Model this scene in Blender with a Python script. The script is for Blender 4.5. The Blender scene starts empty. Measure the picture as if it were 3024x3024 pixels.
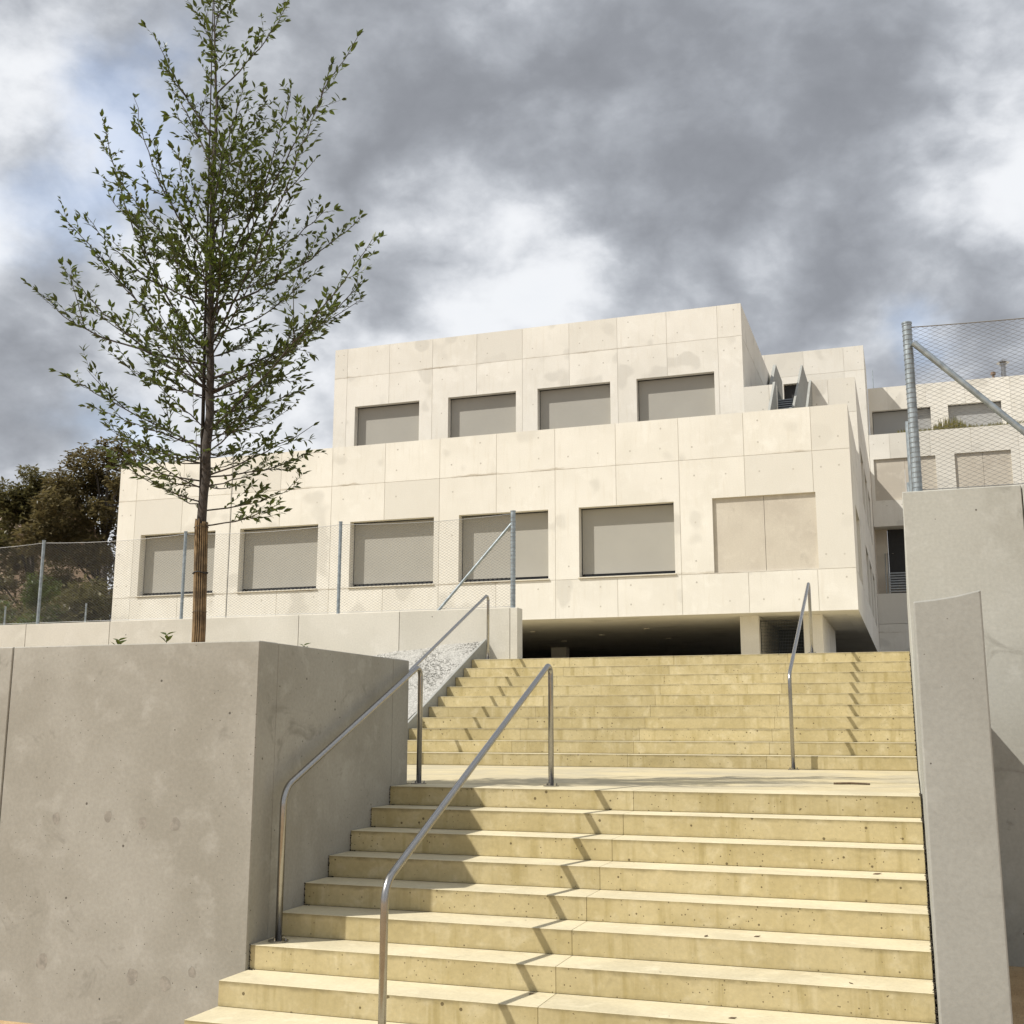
import bpy, bmesh, math, random
from mathutils import Vector, Matrix
random.seed(7)
scene = bpy.context.scene
COL = scene.collection

# ------------------------------------------------------------------ camera
cam_data = bpy.data.cameras.new('camera')
cam_data.lens = 36.0 * 3367.5 / 3024.0
cam_data.sensor_width = 36.0
cam_data.clip_start = 0.05
cam_data.clip_end = 3000
cam = bpy.data.objects.new('camera', cam_data)
COL.objects.link(cam)
CF = Vector((-0.32082, 0.92871, 0.18592)); CR = Vector((0.94528, 0.32626, 0.00142)); CU = Vector((0.05934, -0.17620, 0.98256))
m = Matrix((CR, CU, -CF)).transposed().to_4x4()
m.translation = Vector((4.1213, -8.8409, 0.4757))
cam.matrix_world = m
scene.camera = cam

# ------------------------------------------------------------------ world, sun, exposure
SUN = Vector((1.169, 0.865, -1.65)).normalized()
world = bpy.data.worlds.new('World'); scene.world = world
world.use_nodes = True
world.cycles.sampling_method = 'MANUAL'; world.cycles.sample_map_resolution = 512
wn = world.node_tree.nodes; wl = world.node_tree.links
for n in list(wn): wn.remove(n)
w_out = wn.new('ShaderNodeOutputWorld'); w_bg = wn.new('ShaderNodeBackground')
w_bg.inputs['Strength'].default_value = 0.1
wl.new(w_bg.outputs[0], w_out.inputs[0])
sky = wn.new('ShaderNodeTexSky'); sky.sky_type = 'NISHITA'; sky.sun_disc = False
sky.sun_elevation = math.asin(-SUN.z); sky.sun_rotation = math.atan2(-SUN.x, -SUN.y)
sky.dust_density = 2.0
tc = wn.new('ShaderNodeTexCoord')
DIR = tc.outputs['Generated']
def wmath(op, a, b=None, c=None):
    n = wn.new('ShaderNodeMath'); n.operation = op
    for i, v in enumerate((a, b, c)):
        if v is None: continue
        if isinstance(v, (int, float)): n.inputs[i].default_value = v
        else: wl.new(v, n.inputs[i])
    return n.outputs[0]
sep = wn.new('ShaderNodeSeparateXYZ'); wl.new(DIR, sep.inputs[0])
den = wmath('ADD', wmath('MAXIMUM', sep.outputs[2], 0.0), 0.22)
cmb = wn.new('ShaderNodeCombineXYZ')
wl.new(wmath('DIVIDE', sep.outputs[0], den), cmb.inputs[0]); wl.new(wmath('DIVIDE', sep.outputs[1], den), cmb.inputs[1])
def wnoise(scale, detail, rough, dist, off=0.0):
    mp = wn.new('ShaderNodeMapping'); mp.inputs['Location'].default_value = (off, off * 0.7, off * 1.3)
    wl.new(cmb.outputs[0], mp.inputs['Vector'])
    n = wn.new('ShaderNodeTexNoise'); n.inputs['Scale'].default_value = scale; n.inputs['Detail'].default_value = detail
    n.inputs['Roughness'].default_value = rough; n.inputs['Distortion'].default_value = dist
    wl.new(mp.outputs[0], n.inputs['Vector']); return n.outputs['Fac']
def wvec(op, a, b=None, sc=None):
    n = wn.new('ShaderNodeVectorMath'); n.operation = op
    for i_, q in enumerate((a, b)):
        if q is None: continue
        if isinstance(q, tuple): n.inputs[i_].default_value = q
        else: wl.new(q, n.inputs[i_])
    if sc is not None: n.inputs['Scale'].default_value = sc
    return n.outputs[0]
SC = wvec('MULTIPLY', DIR, (1.0, 1.0, 1.45))
def dnoise(scale, detail, rough, off, vec=None, color=False):
    n = wn.new('ShaderNodeTexNoise'); n.inputs['Scale'].default_value = scale; n.inputs['Detail'].default_value = detail
    n.inputs['Roughness'].default_value = rough
    wl.new(wvec('ADD', vec or SC, off), n.inputs['Vector']); return n.outputs['Color' if color else 'Fac']
# warp the lookup so that the clouds billow, then add heaped puffs on top of the large masses
warp = wvec('SCALE', wvec('SUBTRACT', dnoise(4.5, 3, 0.5, (1.3, 7.7, 2.9), color=True), (0.5, 0.5, 0.5)), sc=0.09)
WV = wvec('ADD', SC, warp)
n_big = dnoise(3.0, 8, 0.54, (3.1, 1.7, 0.4), WV)
n_fine = dnoise(8.5, 8, 0.64, (9.4, 2.2, 5.0), SC)
def puff(scale, off):
    p = wn.new('ShaderNodeTexVoronoi'); p.feature = 'F1'; p.inputs['Scale'].default_value = scale; p.inputs['Detail'].default_value = 2.0; p.inputs['Roughness'].default_value = 0.5
    wl.new(wvec('ADD', WV, off), p.inputs['Vector']); return p.outputs['Distance']
pf = puff(9.0, (2.0, 5.0, 1.0))
n_mid = dnoise(5.2, 10, 0.56, (0.4, 6.1, 3.3), WV)
bil = wmath('ABSOLUTE', wmath('SUBTRACT', dnoise(6.5, 5, 0.5, (5.4, 1.1, 7.3), WV), 0.5))      # rounded billows with creased edges
v = wmath('ADD', wmath('MULTIPLY', wmath('SUBTRACT', n_big, 0.5), 0.75), wmath('MULTIPLY', wmath('SUBTRACT', n_mid, 0.5), 0.55))
v = wmath('ADD', v, wmath('MULTIPLY', wmath('SUBTRACT', n_fine, 0.5), 0.34))
v = wmath('ADD', v, wmath('MULTIPLY', wmath('SUBTRACT', bil, 0.09), -0.75))
v = wmath('ADD', v, wmath('MULTIPLY', wmath('SUBTRACT', pf, 0.42), 0.12))
v = wmath('ADD', v, 0.37)
CLOUDS = [((-0.127, 0.843, 0.523), 110, 0.19), ((-0.003, 0.877, 0.481), 140, 0.12), ((-0.266, 0.787, 0.556), 231, 0.08),
 ((-0.401, 0.798, 0.45), 411, 0.10), ((-0.6, 0.603, 0.525), 411, 0.16), ((-0.662, 0.708, 0.247), 320, 0.26),
 ((0.083, 0.938, 0.337), 764, 0.22), ((-0.103, 0.915, 0.39), 260, 0.10), ((-0.629, 0.688, 0.362), 1446, 0.12), ((-0.203, 0.88, 0.43), 1888, 0.10),
 ((-0.568, 0.648, 0.506), 764, -0.06), ((-0.602, 0.666, 0.441), 547, -0.06), ((-0.371, 0.842, 0.393), 320, -0.05), ((-0.445, 0.712, 0.543), 642, -0.10),
 ((-0.064, 0.893, 0.445), 320, -0.09), ((0.076, 0.897, 0.436), 320, -0.09), ((-0.603, 0.73, 0.32), 411, -0.10), ((-0.256, 0.87, 0.422), 1142, -0.08),
 ((-0.433, 0.763, 0.48), 642, -0.05)]
GAPS = [((-0.535, 0.69, 0.488), 800, 1.0), ((-0.584, 0.688, 0.431), 1100, 0.9), ((-0.636, 0.662, 0.396), 900, 0.8), ((0.011, 0.944, 0.33), 1500, 0.8), ((-0.612, 0.757, 0.229), 700, 0.8), ((-0.25, 0.55, 0.80), 60, 0.9), ((0.6, 0.6, 0.5), 60, 0.9), ((-0.8, 0.1, 0.6), 60, 0.9), ((0.4, -0.5, 0.75), 40, 0.9), ((-0.3, -0.8, 0.5), 60, 0.8)]
WD = wvec('ADD', DIR, wvec('SCALE', wvec('SUBTRACT', dnoise(7.0, 6, 0.55, (4.1, 0.3, 8.8), color=True), (0.5, 0.5, 0.5)), sc=0.17))
WD = wvec('NORMALIZE', WD)
gap = None
for d, kk, amp in GAPS:
    dp = wn.new('ShaderNodeVectorMath'); dp.operation = 'DOT_PRODUCT'; dp.inputs[1].default_value = Vector(d).normalized(); wl.new(WD, dp.inputs[0])
    e = wmath('EXPONENT', wmath('MULTIPLY', wmath('SUBTRACT', dp.outputs['Value'], 1.0), kk))
    gap = wmath('MULTIPLY', e, amp) if gap is None else wmath('MULTIPLY_ADD', e, amp, gap)
for d, kk, amp in CLOUDS:
    dp = wn.new('ShaderNodeVectorMath'); dp.operation = 'DOT_PRODUCT'; dp.inputs[1].default_value = Vector(d).normalized()
    wl.new(WD, dp.inputs[0])
    e = wmath('EXPONENT', wmath('MULTIPLY', wmath('SUBTRACT', dp.outputs['Value'], 1.0), kk))
    v = wmath('MULTIPLY_ADD', e, amp, v)
cr = wn.new('ShaderNodeValToRGB'); wl.new(v, cr.inputs[0])
els = cr.color_ramp.elements
cr.color_ramp.interpolation = 'B_SPLINE'
stops = [(0.10, (0.44, 0.455, 0.48)), (0.31, (0.50, 0.51, 0.525)), (0.385, (0.44, 0.452, 0.473)), (0.46, (0.335, 0.35, 0.375)), (0.56, (0.225, 0.238, 0.262)), (0.70, (0.160, 0.169, 0.187)), (0.95, (0.12, 0.127, 0.142))]
els[0].position = stops[0][0]; els[0].color = (*stops[0][1], 1)
els[1].position = stops[1][0]; els[1].color = (*stops[1][1], 1)
for p, c in stops[2:]:
    el = els.new(p); el.color = (*c, 1)
cs = wn.new('ShaderNodeVectorMath'); cs.operation = 'SCALE'; cs.inputs['Scale'].default_value = 10.0; wl.new(cr.outputs[0], cs.inputs[0])
cover = wn.new('ShaderNodeMapRange'); cover.interpolation_type = 'SMOOTHSTEP'
cover.inputs['From Min'].default_value = 0.12; cover.inputs['From Max'].default_value = 1.15
cover.inputs['To Min'].default_value = 1.0; cover.inputs['To Max'].default_value = 0.55
wl.new(gap, cover.inputs['Value'])
sk = wn.new('ShaderNodeVectorMath'); sk.operation = 'SCALE'; sk.inputs['Scale'].default_value = 1.25; wl.new(sky.outputs[0], sk.inputs[0])
mixw = wn.new('ShaderNodeMix'); mixw.data_type = 'RGBA'
wl.new(cover.outputs[0], mixw.inputs['Factor']); wl.new(sk.outputs[0], mixw.inputs['A']); wl.new(cs.outputs[0], mixw.inputs['B'])
wl.new(mixw.outputs['Result'], w_bg.inputs['Color'])

sd = bpy.data.lights.new('sun', 'SUN'); sd.energy = 2.9; sd.angle = math.radians(0.6); sd.color = (1.0, 0.955, 0.88)
so = bpy.data.objects.new('sun', sd); COL.objects.link(so)
so.rotation_euler = SUN.to_track_quat('-Z', 'Y').to_euler(); so.location = (-20, -20, 40)

vs = scene.view_settings
vs.view_transform = 'Standard'; vs.look = 'None'; vs.exposure = 0.9; vs.gamma = 1.0; vs.use_curve_mapping = False
scene.render.engine = 'CYCLES'
scene.cycles.use_denoising = True
scene.cycles.max_bounces = 8; scene.cycles.diffuse_bounces = 5; scene.cycles.transparent_max_bounces = 12
scene.cycles.sample_clamp_indirect = 6.0

# ------------------------------------------------------------------ helpers
def link(name, me, mat=None, parent=None):
    o = bpy.data.objects.new(name, me); COL.objects.link(o)
    if mat is not None and me is not None and len(me.materials) == 0: me.materials.append(mat)
    if parent is not None: o.parent = parent
    return o
def empty(name, loc=(0, 0, 0)):
    o = bpy.data.objects.new(name, None); COL.objects.link(o); o.empty_display_size = 0.2
    return o
def tag(o, label=None, cat=None, group=None, kind=None):
    if label: o['label'] = label
    if cat: o['category'] = cat
    if group: o['group'] = group
    if kind: o['kind'] = kind
    return o
class MB:
    def __init__(s): s.v = []; s.f = []
    def poly(s, pts):
        b = len(s.v); s.v += [tuple(p) for p in pts]; s.f.append(tuple(range(b, b + len(pts))))
    def box(s, x0, x1, y0, y1, z0, z1):
        b = len(s.v)
        s.v += [(x0,y0,z0),(x1,y0,z0),(x1,y1,z0),(x0,y1,z0),(x0,y0,z1),(x1,y0,z1),(x1,y1,z1),(x0,y1,z1)]
        s.f += [tuple(b+i for i in q) for q in ((3,2,1,0),(4,5,6,7),(0,1,5,4),(1,2,6,5),(2,3,7,6),(3,0,4,7))]
    def prism_x(s, x0, x1, prof):      # prof: list of (y,z), counter-clockwise seen from +x
        n = len(prof); b = len(s.v)
        s.v += [(x0,y,z) for y, z in prof] + [(x1,y,z) for y, z in prof]
        s.f.append(tuple(b+i for i in range(n-1,-1,-1))); s.f.append(tuple(b+n+i for i in range(n)))
        for i in range(n):
            j = (i+1) % n; s.f.append((b+i, b+j, b+n+j, b+n+i))
    def tube(s, pts, r, seg=12, caps=True):
        pts = [Vector(p) for p in pts]; rad = r if isinstance(r, (list, tuple)) else [r]*len(pts)
        t = (pts[1]-pts[0]).normalized(); a = Vector((0,0,1)) if abs(t.z) < 0.9 else Vector((1,0,0))
        n = t.cross(a).normalized(); b0 = len(s.v)
        for i, p in enumerate(pts):
            if i == 0: tt = pts[1]-pts[0]
            elif i == len(pts)-1: tt = pts[-1]-pts[-2]
            else: tt = (pts[i+1]-p).normalized() + (p-pts[i-1]).normalized()
            tt.normalize(); n = (n - tt*n.dot(tt)).normalized(); bb = tt.cross(n)
            for k in range(seg):
                an = 2*math.pi*k/seg; s.v.append(tuple(p + (n*math.cos(an)+bb*math.sin(an))*rad[i]))
        for i in range(len(pts)-1):
            for k in range(seg):
                k2 = (k+1) % seg; s.f.append((b0+i*seg+k, b0+i*seg+k2, b0+(i+1)*seg+k2, b0+(i+1)*seg+k))
        if caps:
            s.f.append(tuple(b0+k for k in range(seg-1,-1,-1))); e = b0+(len(pts)-1)*seg; s.f.append(tuple(e+k for k in range(seg)))
    def mesh(s, name, smooth=False):
        me = bpy.data.meshes.new(name); me.from_pydata(s.v, [], s.f); me.update()
        if smooth: me.polygons.foreach_set('use_smooth', [True]*len(me.polygons))
        return me
    def build(s, name, mat, parent=None, smooth=False, bevel=0.0):
        me = s.mesh(name, smooth)
        if bevel or not smooth:
            bm = bmesh.new(); bm.from_mesh(me); bmesh.ops.recalc_face_normals(bm, faces=bm.faces)
            if bevel:
                bmesh.ops.bevel(bm, geom=list(bm.edges), offset=bevel, segments=1, affect='EDGES', clamp_overlap=True)
            bm.to_mesh(me); bm.free()
        return link(name, me, mat, parent)
def box(name, mat, parent, x0, x1, y0, y1, z0, z1, bevel=0.0):
    b = MB(); b.box(x0, x1, y0, y1, z0, z1); return b.build(name, mat, parent, bevel=bevel)
def fillet(pts, r, n=8):
    pts = [Vector(p) for p in pts]; rr = r if isinstance(r, (list, tuple)) else [r]*len(pts); out = [pts[0]]
    for i in range(1, len(pts)-1):
        a = (pts[i-1]-pts[i]).normalized(); b = (pts[i+1]-pts[i]).normalized(); ang = a.angle(b)
        d = rr[i]/math.tan(ang/2); c = pts[i] + (a+b).normalized()*(rr[i]/math.sin(ang/2))
        s = pts[i]+a*d; e = pts[i]+b*d; u = s-c; w = e-c; th = u.angle(w)
        for k in range(n+1):
            f = k/n; out.append(c + (u*math.sin((1-f)*th) + w*math.sin(f*th))/math.sin(th))
    out.append(pts[-1]); return out

# ------------------------------------------------------------------ materials
def new_mat(name):
    mt = bpy.data.materials.new(name); mt.use_nodes = True
    nt = mt.node_tree; return mt, nt, nt.nodes, nt.links, nt.nodes['Principled BSDF']
class NG:
    def __init__(s, nt): s.nt = nt; s.n = nt.nodes; s.l = nt.links
    def put(s, sock, v):
        if isinstance(v, bpy.types.NodeSocket): s.l.new(v, sock)
        else: sock.default_value = v
    def math(s, op, a, b=0.0, c=0.0, clamp=False):
        n = s.n.new('ShaderNodeMath'); n.operation = op; n.use_clamp = clamp
        s.put(n.inputs[0], a); s.put(n.inputs[1], b)
        if op in ('MULTIPLY_ADD',): s.put(n.inputs[2], c)
        return n.outputs[0]
    def mapping(s, vec, scale=(1,1,1), loc=(0,0,0)):
        n = s.n.new('ShaderNodeMapping'); s.l.new(vec, n.inputs['Vector']); n.inputs['Scale'].default_value = scale; n.inputs['Location'].default_value = loc
        return n.outputs[0]
    def noise(s, vec, scale, detail=4, rough=0.5, dist=0.0):
        n = s.n.new('ShaderNodeTexNoise'); s.l.new(vec, n.inputs['Vector'])
        n.inputs['Scale'].default_value = scale; n.inputs['Detail'].default_value = detail; n.inputs['Roughness'].default_value = rough; n.inputs['Distortion'].default_value = dist
        return n.outputs['Fac']
    def voro(s, vec, scale, feature='F1', out='Distance', rnd=1.0):
        n = s.n.new('ShaderNodeTexVoronoi'); n.feature = feature; s.l.new(vec, n.inputs['Vector']); n.inputs['Scale'].default_value = scale
        n.inputs['Randomness'].default_value = rnd
        return n.outputs[out]
    def rng(s, v, a, b, c=0.0, d=1.0, smooth=True):
        n = s.n.new('ShaderNodeMapRange'); n.interpolation_type = 'SMOOTHSTEP' if smooth else 'LINEAR'
        s.put(n.inputs['Value'], v); n.inputs['From Min'].default_value = a; n.inputs['From Max'].default_value = b
        n.inputs['To Min'].default_value = c; n.inputs['To Max'].default_value = d; return n.outputs[0]
    def mix(s, f, a, b, mode='MIX'):
        n = s.n.new('ShaderNodeMix'); n.data_type = 'RGBA'; n.blend_type = mode
        s.put(n.inputs['Factor'], f)
        for k, v in (('A', a), ('B', b)):
            if isinstance(v, bpy.types.NodeSocket): s.l.new(v, n.inputs[k])
            else: n.inputs[k].default_value = (*v, 1) if len(v) == 3 else v
        return n.outputs['Result']
    def bump(s, h, strength, dist):
        n = s.n.new('ShaderNodeBump'); n.inputs['Strength'].default_value = strength; n.inputs['Distance'].default_value = dist
        s.l.new(h, n.inputs['Height']); return n.outputs[0]
def concrete(name, base, stain, light, joints=(), edge=0.0, odd=0.0, patch=(0.60, 0.72), cloud=0.7, stain_amt=0.35, pores=0.0, pore_scale=9.0, pore_size=0.10, streak=0.0, streak_col=None, panel=0.0, rough=0.8, pcol=(0.07, 0.06, 0.05)):
    mt, nt, N, L, bs = new_mat(name); g = NG(nt)
    geo = N.new('ShaderNodeNewGeometry'); P = geo.outputs['Position']
    oi = N.new('ShaderNodeObjectInfo'); R = oi.outputs['Random']
    # shift the pattern per object so that neighbouring pours differ
    add = N.new('ShaderNodeVectorMath'); add.operation = 'MULTIPLY_ADD'
    cmbx = N.new('ShaderNodeCombineXYZ'); L.new(R, cmbx.inputs[0]); L.new(R, cmbx.inputs[1]); L.new(R, cmbx.inputs[2])
    L.new(cmbx.outputs[0], add.inputs[0]); add.inputs[1].default_value = (13.0, 7.0, 23.0) if panel else (0, 0, 0); L.new(P, add.inputs[2])
    Q = add.outputs[0]
    big = g.noise(Q, cloud, 3, 0.55, 0.6)
    med = g.noise(Q, cloud*4.3, 6, 0.6, 0.3)
    fin = g.noise(P, 38.0, 6, 0.65)
    col = g.mix(g.rng(big, 0.30, 0.68), stain, base)
    col = g.mix(g.math('MULTIPLY', g.rng(med, 0.50, 0.74), 0.6), col, light)
    st = g.math('MULTIPLY', g.rng(g.noise(Q, cloud*2.1 if patch[1] > 0.7 else cloud*1.7, 5 if patch[1] > 0.7 else 1.5, 0.62, 1.2 if patch[1] > 0.7 else 0.0), patch[0], patch[1]), stain_amt)
    col = g.mix(st, col, tuple(c*0.80 for c in stain))
    if streak:
        s1 = g.noise(g.mapping(Q, (9.0, 9.0, 0.9)), 1.0, 5, 0.6, 0.2)
        col = g.mix(g.math('MULTIPLY', g.rng(s1, 0.52, 0.70), streak), col, streak_col or stain)
        s2 = g.noise(g.mapping(Q, (5.0, 5.0, 0.5), (4, 8, 1)), 1.0, 4, 0.6, 0.2)
        col = g.mix(g.math('MULTIPLY', g.rng(s2, 0.58, 0.72), streak*0.6), col, light)
    if joints:      # rust-brown grout runs that bled out of the horizontal pour joints
        sp = N.new('ShaderNodeSeparateXYZ'); L.new(P, sp.inputs[0])
        zj = g.math('ADD', sp.outputs[2], g.math('MULTIPLY', g.math('SUBTRACT', g.noise(P, 3.5, 4, 0.6), 0.5), 0.16))
        acc = None
        for z0 in joints:
            band = g.rng(g.math('ABSOLUTE', g.math('SUBTRACT', zj, z0+0.02)), 0.01, 0.055, 1.0, 0.0)
            acc = band if acc is None else g.math('MAXIMUM', acc, band)
        acc = g.math('MULTIPLY', acc, g.rng(g.noise(P, 0.42, 3, 0.6), 0.48, 0.66, 0.0, 0.75))
        col = g.mix(acc, col, (0.40, 0.345, 0.26))
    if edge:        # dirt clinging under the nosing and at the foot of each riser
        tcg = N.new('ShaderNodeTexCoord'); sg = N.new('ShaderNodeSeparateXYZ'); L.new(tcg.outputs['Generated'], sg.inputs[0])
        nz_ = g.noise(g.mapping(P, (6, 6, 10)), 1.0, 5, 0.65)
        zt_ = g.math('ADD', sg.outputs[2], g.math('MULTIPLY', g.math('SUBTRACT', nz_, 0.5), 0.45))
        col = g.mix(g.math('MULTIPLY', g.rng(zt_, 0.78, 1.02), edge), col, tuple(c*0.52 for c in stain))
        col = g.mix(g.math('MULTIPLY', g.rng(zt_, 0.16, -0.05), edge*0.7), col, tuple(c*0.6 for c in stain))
    if odd:
        od = g.math('MULTIPLY', g.rng(R, 0.70, 0.92), odd)
        col = g.mix(od, col, tuple(c*0.86 for c in stain))
    fg = g.rng(fin, 0.30, 0.72, 0.90, 1.06, False)
    cg = N.new('ShaderNodeVectorMath'); cg.operation = 'SCALE'; L.new(col, cg.inputs[0]); L.new(fg, cg.inputs['Scale']); col = cg.outputs[0]
    if panel:
        pv = N.new('ShaderNodeVectorMath'); pv.operation = 'SCALE'; L.new(col, pv.inputs[0]); L.new(g.rng(R, 0, 1, 1-panel, 1+panel*0.45, False), pv.inputs['Scale']); col = pv.outputs[0]
    hgt = fin
    if pores:
        for sc, sz, off in ((pore_scale, pore_size, 0.0), (pore_scale*2.3, pore_size*1.05, 5.0)):
            pq = g.mapping(P, (1, 1, 1), (off, off, off))
            warp = g.noise(pq, sc*2.5, 2, 0.5)
            d = g.math('ADD', g.voro(pq, sc), g.math('MULTIPLY', g.math('SUBTRACT', warp, 0.5), 0.05))
            vc = N.new('ShaderNodeTexVoronoi'); L.new(pq, vc.inputs['Vector']); vc.inputs['Scale'].default_value = sc
            sx = N.new('ShaderNodeSeparateXYZ'); L.new(vc.outputs['Color'], sx.inputs[0])
            dens = g.noise(pq, 1.3, 2, 0.5)
            keep = g.math('LESS_THAN', sx.outputs[0], g.math('MULTIPLY', g.rng(dens, 0.36, 0.66), pores))
            szv = g.math('MULTIPLY', g.math('ADD', g.math('MULTIPLY', sx.outputs[1], 0.8), 0.35), sz)
            hole = g.math('MULTIPLY', g.math('LESS_THAN', d, szv), keep)
            col = g.mix(g.math('MULTIPLY', hole, 0.85), col, pcol)
            hgt = g.math('SUBTRACT', hgt, g.math('MULTIPLY', hole, 2.0))
    L.new(col, bs.inputs['Base Color']); bs.inputs['Roughness'].default_value = rough
    bs.inputs['Specular IOR Level'].default_value = 0.25
    L.new(g.bump(hgt, 0.25, 0.004), bs.inputs['Normal'])
    return mt
M = {}
M['white'] = concrete('white concrete', (0.735, 0.706, 0.636), (0.672, 0.642, 0.57), (0.775, 0.75, 0.685), cloud=0.42, stain_amt=0.55, streak=0.22, streak_col=(0.58, 0.53, 0.43), panel=0.05, joints=(9.0, 5.27, 16.25, 12.43), odd=0.7, patch=(0.60, 0.67))
M['recess'] = concrete('recess concrete', (0.535, 0.49, 0.41), (0.465, 0.42, 0.35), (0.60, 0.555, 0.47), cloud=0.5, stain_amt=0.4, streak=0.3)
M['midwall'] = concrete('mid wall concrete', (0.60, 0.573, 0.50), (0.525, 0.50, 0.43), (0.65, 0.625, 0.557), cloud=0.6, stain_amt=0.3, streak=0.2, panel=0.06, pores=0.08, pore_scale=4)
M['wall'] = concrete('grey beige concrete', (0.352, 0.340, 0.300), (0.285, 0.272, 0.232), (0.412, 0.40, 0.36), cloud=1.0, stain_amt=0.75, pores=1.4, pore_scale=9.0, pore_size=0.07)
M['tall'] = concrete('tall wall concrete', (0.405, 0.405, 0.365), (0.335, 0.33, 0.29), (0.46, 0.462, 0.425), cloud=1.1, stain_amt=0.85, pores=0.6, pore_scale=8.0, pore_size=0.055)
M['cheek'] = concrete('cheek concrete', (0.322, 0.325, 0.300), (0.285, 0.285, 0.26), (0.365, 0.368, 0.343), cloud=0.9, stain_amt=0.5, pores=0.6, pore_scale=8.0, pore_size=0.055)
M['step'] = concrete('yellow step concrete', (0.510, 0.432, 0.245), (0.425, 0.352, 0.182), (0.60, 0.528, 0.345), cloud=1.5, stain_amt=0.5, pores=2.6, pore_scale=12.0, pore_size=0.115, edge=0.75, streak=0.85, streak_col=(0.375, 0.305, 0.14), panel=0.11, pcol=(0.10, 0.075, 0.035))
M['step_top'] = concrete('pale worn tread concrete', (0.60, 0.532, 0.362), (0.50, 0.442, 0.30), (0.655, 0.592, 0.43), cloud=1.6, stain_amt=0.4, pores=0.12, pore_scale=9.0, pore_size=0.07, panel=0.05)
M['landing'] = concrete('landing concrete', (0.52, 0.445, 0.275), (0.40, 0.355, 0.25), (0.58, 0.51, 0.35), cloud=1.0, stain_amt=0.35)
def plain(name, col, rough=0.6, metal=0.0, spec=0.5, var=0.12, scale=8.0, bump=0.0):
    mt, nt, N, L, bs = new_mat(name); g = NG(nt)
    geo = N.new('ShaderNodeNewGeometry'); P = geo.outputs['Position']
    c = g.mix(g.rng(g.noise(P, scale, 5, 0.6), 0.3, 0.7), tuple(x*(1-var) for x in col), tuple(min(1, x*(1+var)) for x in col))
    L.new(c, bs.inputs['Base Color']); bs.inputs['Roughness'].default_value = rough; bs.inputs['Metallic'].default_value = metal
    bs.inputs['Specular IOR Level'].default_value = spec
    if bump: L.new(g.bump(g.noise(P, scale*6, 5, 0.6), bump, 0.01), bs.inputs['Normal'])
    return mt
M['plug'] = plain('tie plug mortar', (0.46, 0.43, 0.37), 0.9)
M['blind'] = plain('taupe blind fabric', (0.335, 0.322, 0.284), 0.85, var=0.03, scale=0.7)
M['blind_grey'] = plain('grey blind fabric', (0.34, 0.34, 0.33), 0.85, var=0.03, scale=0.7)
M['frame'] = plain('dark window frame', (0.03, 0.03, 0.03), 0.5)
M['glass'] = plain('dark glass', (0.012, 0.013, 0.015), 0.08, spec=0.6)
M['sill'] = plain('pale sill', (0.62, 0.58, 0.49), 0.6, var=0.05)
M['steel'] = plain('brushed stainless steel', (0.36, 0.35, 0.335), 0.27, metal=1.0, var=0.06, scale=30)
M['galv'] = plain('galvanised steel', (0.30, 0.34, 0.36), 0.5, metal=0.75, var=0.22, scale=14)
M['wire'] = plain('stainless wire', (0.24, 0.24, 0.235), 0.5, metal=0.6, var=0.05)
M['patch'] = plain('repair mortar', (0.268, 0.250, 0.215), 0.9, var=0.2, scale=22)
M['paving'] = plain('grey paving', (0.20, 0.19, 0.17), 0.9)
M['undercroft'] = plain('shade-dark paving', (0.07, 0.065, 0.055), 0.9)  # deep shade below the overhang put into the floor colour
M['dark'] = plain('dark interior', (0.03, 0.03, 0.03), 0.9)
M['darksteel'] = plain('dark steel tread', (0.09, 0.10, 0.11), 0.6, metal=0.3)
M['tread'] = plain('grating tread', (0.30, 0.32, 0.33), 0.6, metal=0.4)
M['dirt'] = plain('dirt', (0.035, 0.028, 0.018), 0.95, var=0.4, scale=60)
M['bark'] = plain('grey brown bark', (0.058, 0.048, 0.040), 0.9, var=0.4, scale=28, bump=0.6)
M['bamboo'] = plain('split bamboo', (0.185, 0.128, 0.066), 0.8, var=0.55, scale=7)
M['tie'] = plain('black rubber tie', (0.015, 0.015, 0.015), 0.7)
M['dryleaf'] = plain('dry leaf', (0.10, 0.065, 0.035), 0.8, var=0.3, scale=40)
M['tile'] = plain('brown roof tile', (0.17, 0.12, 0.085), 0.85, var=0.3, scale=6)
M['render'] = plain('house render', (0.42, 0.33, 0.24), 0.9, var=0.1)
M['hollow'] = plain('tie wire', (0.05, 0.04, 0.03), 0.6)
def leafmat(name, c1, c2, trans=0.35, rough=0.45, tcol=(0.16, 0.22, 0.02)):
    mt, nt, N, L, bs = new_mat(name); g = NG(nt)
    geo = N.new('ShaderNodeNewGeometry')
    f = geo.outputs['Random Per Island']
    f2 = g.noise(geo.outputs['Position'], 2.2, 3, 0.6)
    c = g.mix(g.math('ADD', g.math('MULTIPLY', f, 0.6), g.math('MULTIPLY', f2, 0.4)), c1, c2)
    L.new(c, bs.inputs['Base Color']); bs.inputs['Roughness'].default_value = rough; bs.inputs['Specular IOR Level'].default_value = 0.35
    tr = N.new('ShaderNodeBsdfTranslucent'); L.new(g.mix(0.5, c, tcol), tr.inputs['Color'])
    mx = N.new('ShaderNodeMixShader'); mx.inputs[0].default_value = trans
    L.new(bs.outputs[0], mx.inputs[1]); L.new(tr.outputs[0], mx.inputs[2]); L.new(mx.outputs[0], N['Material Output'].inputs['Surface'])
    return mt
M['leaf'] = leafmat('green leaf', (0.030, 0.047, 0.015), (0.082, 0.104, 0.030), 0.28)
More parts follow.
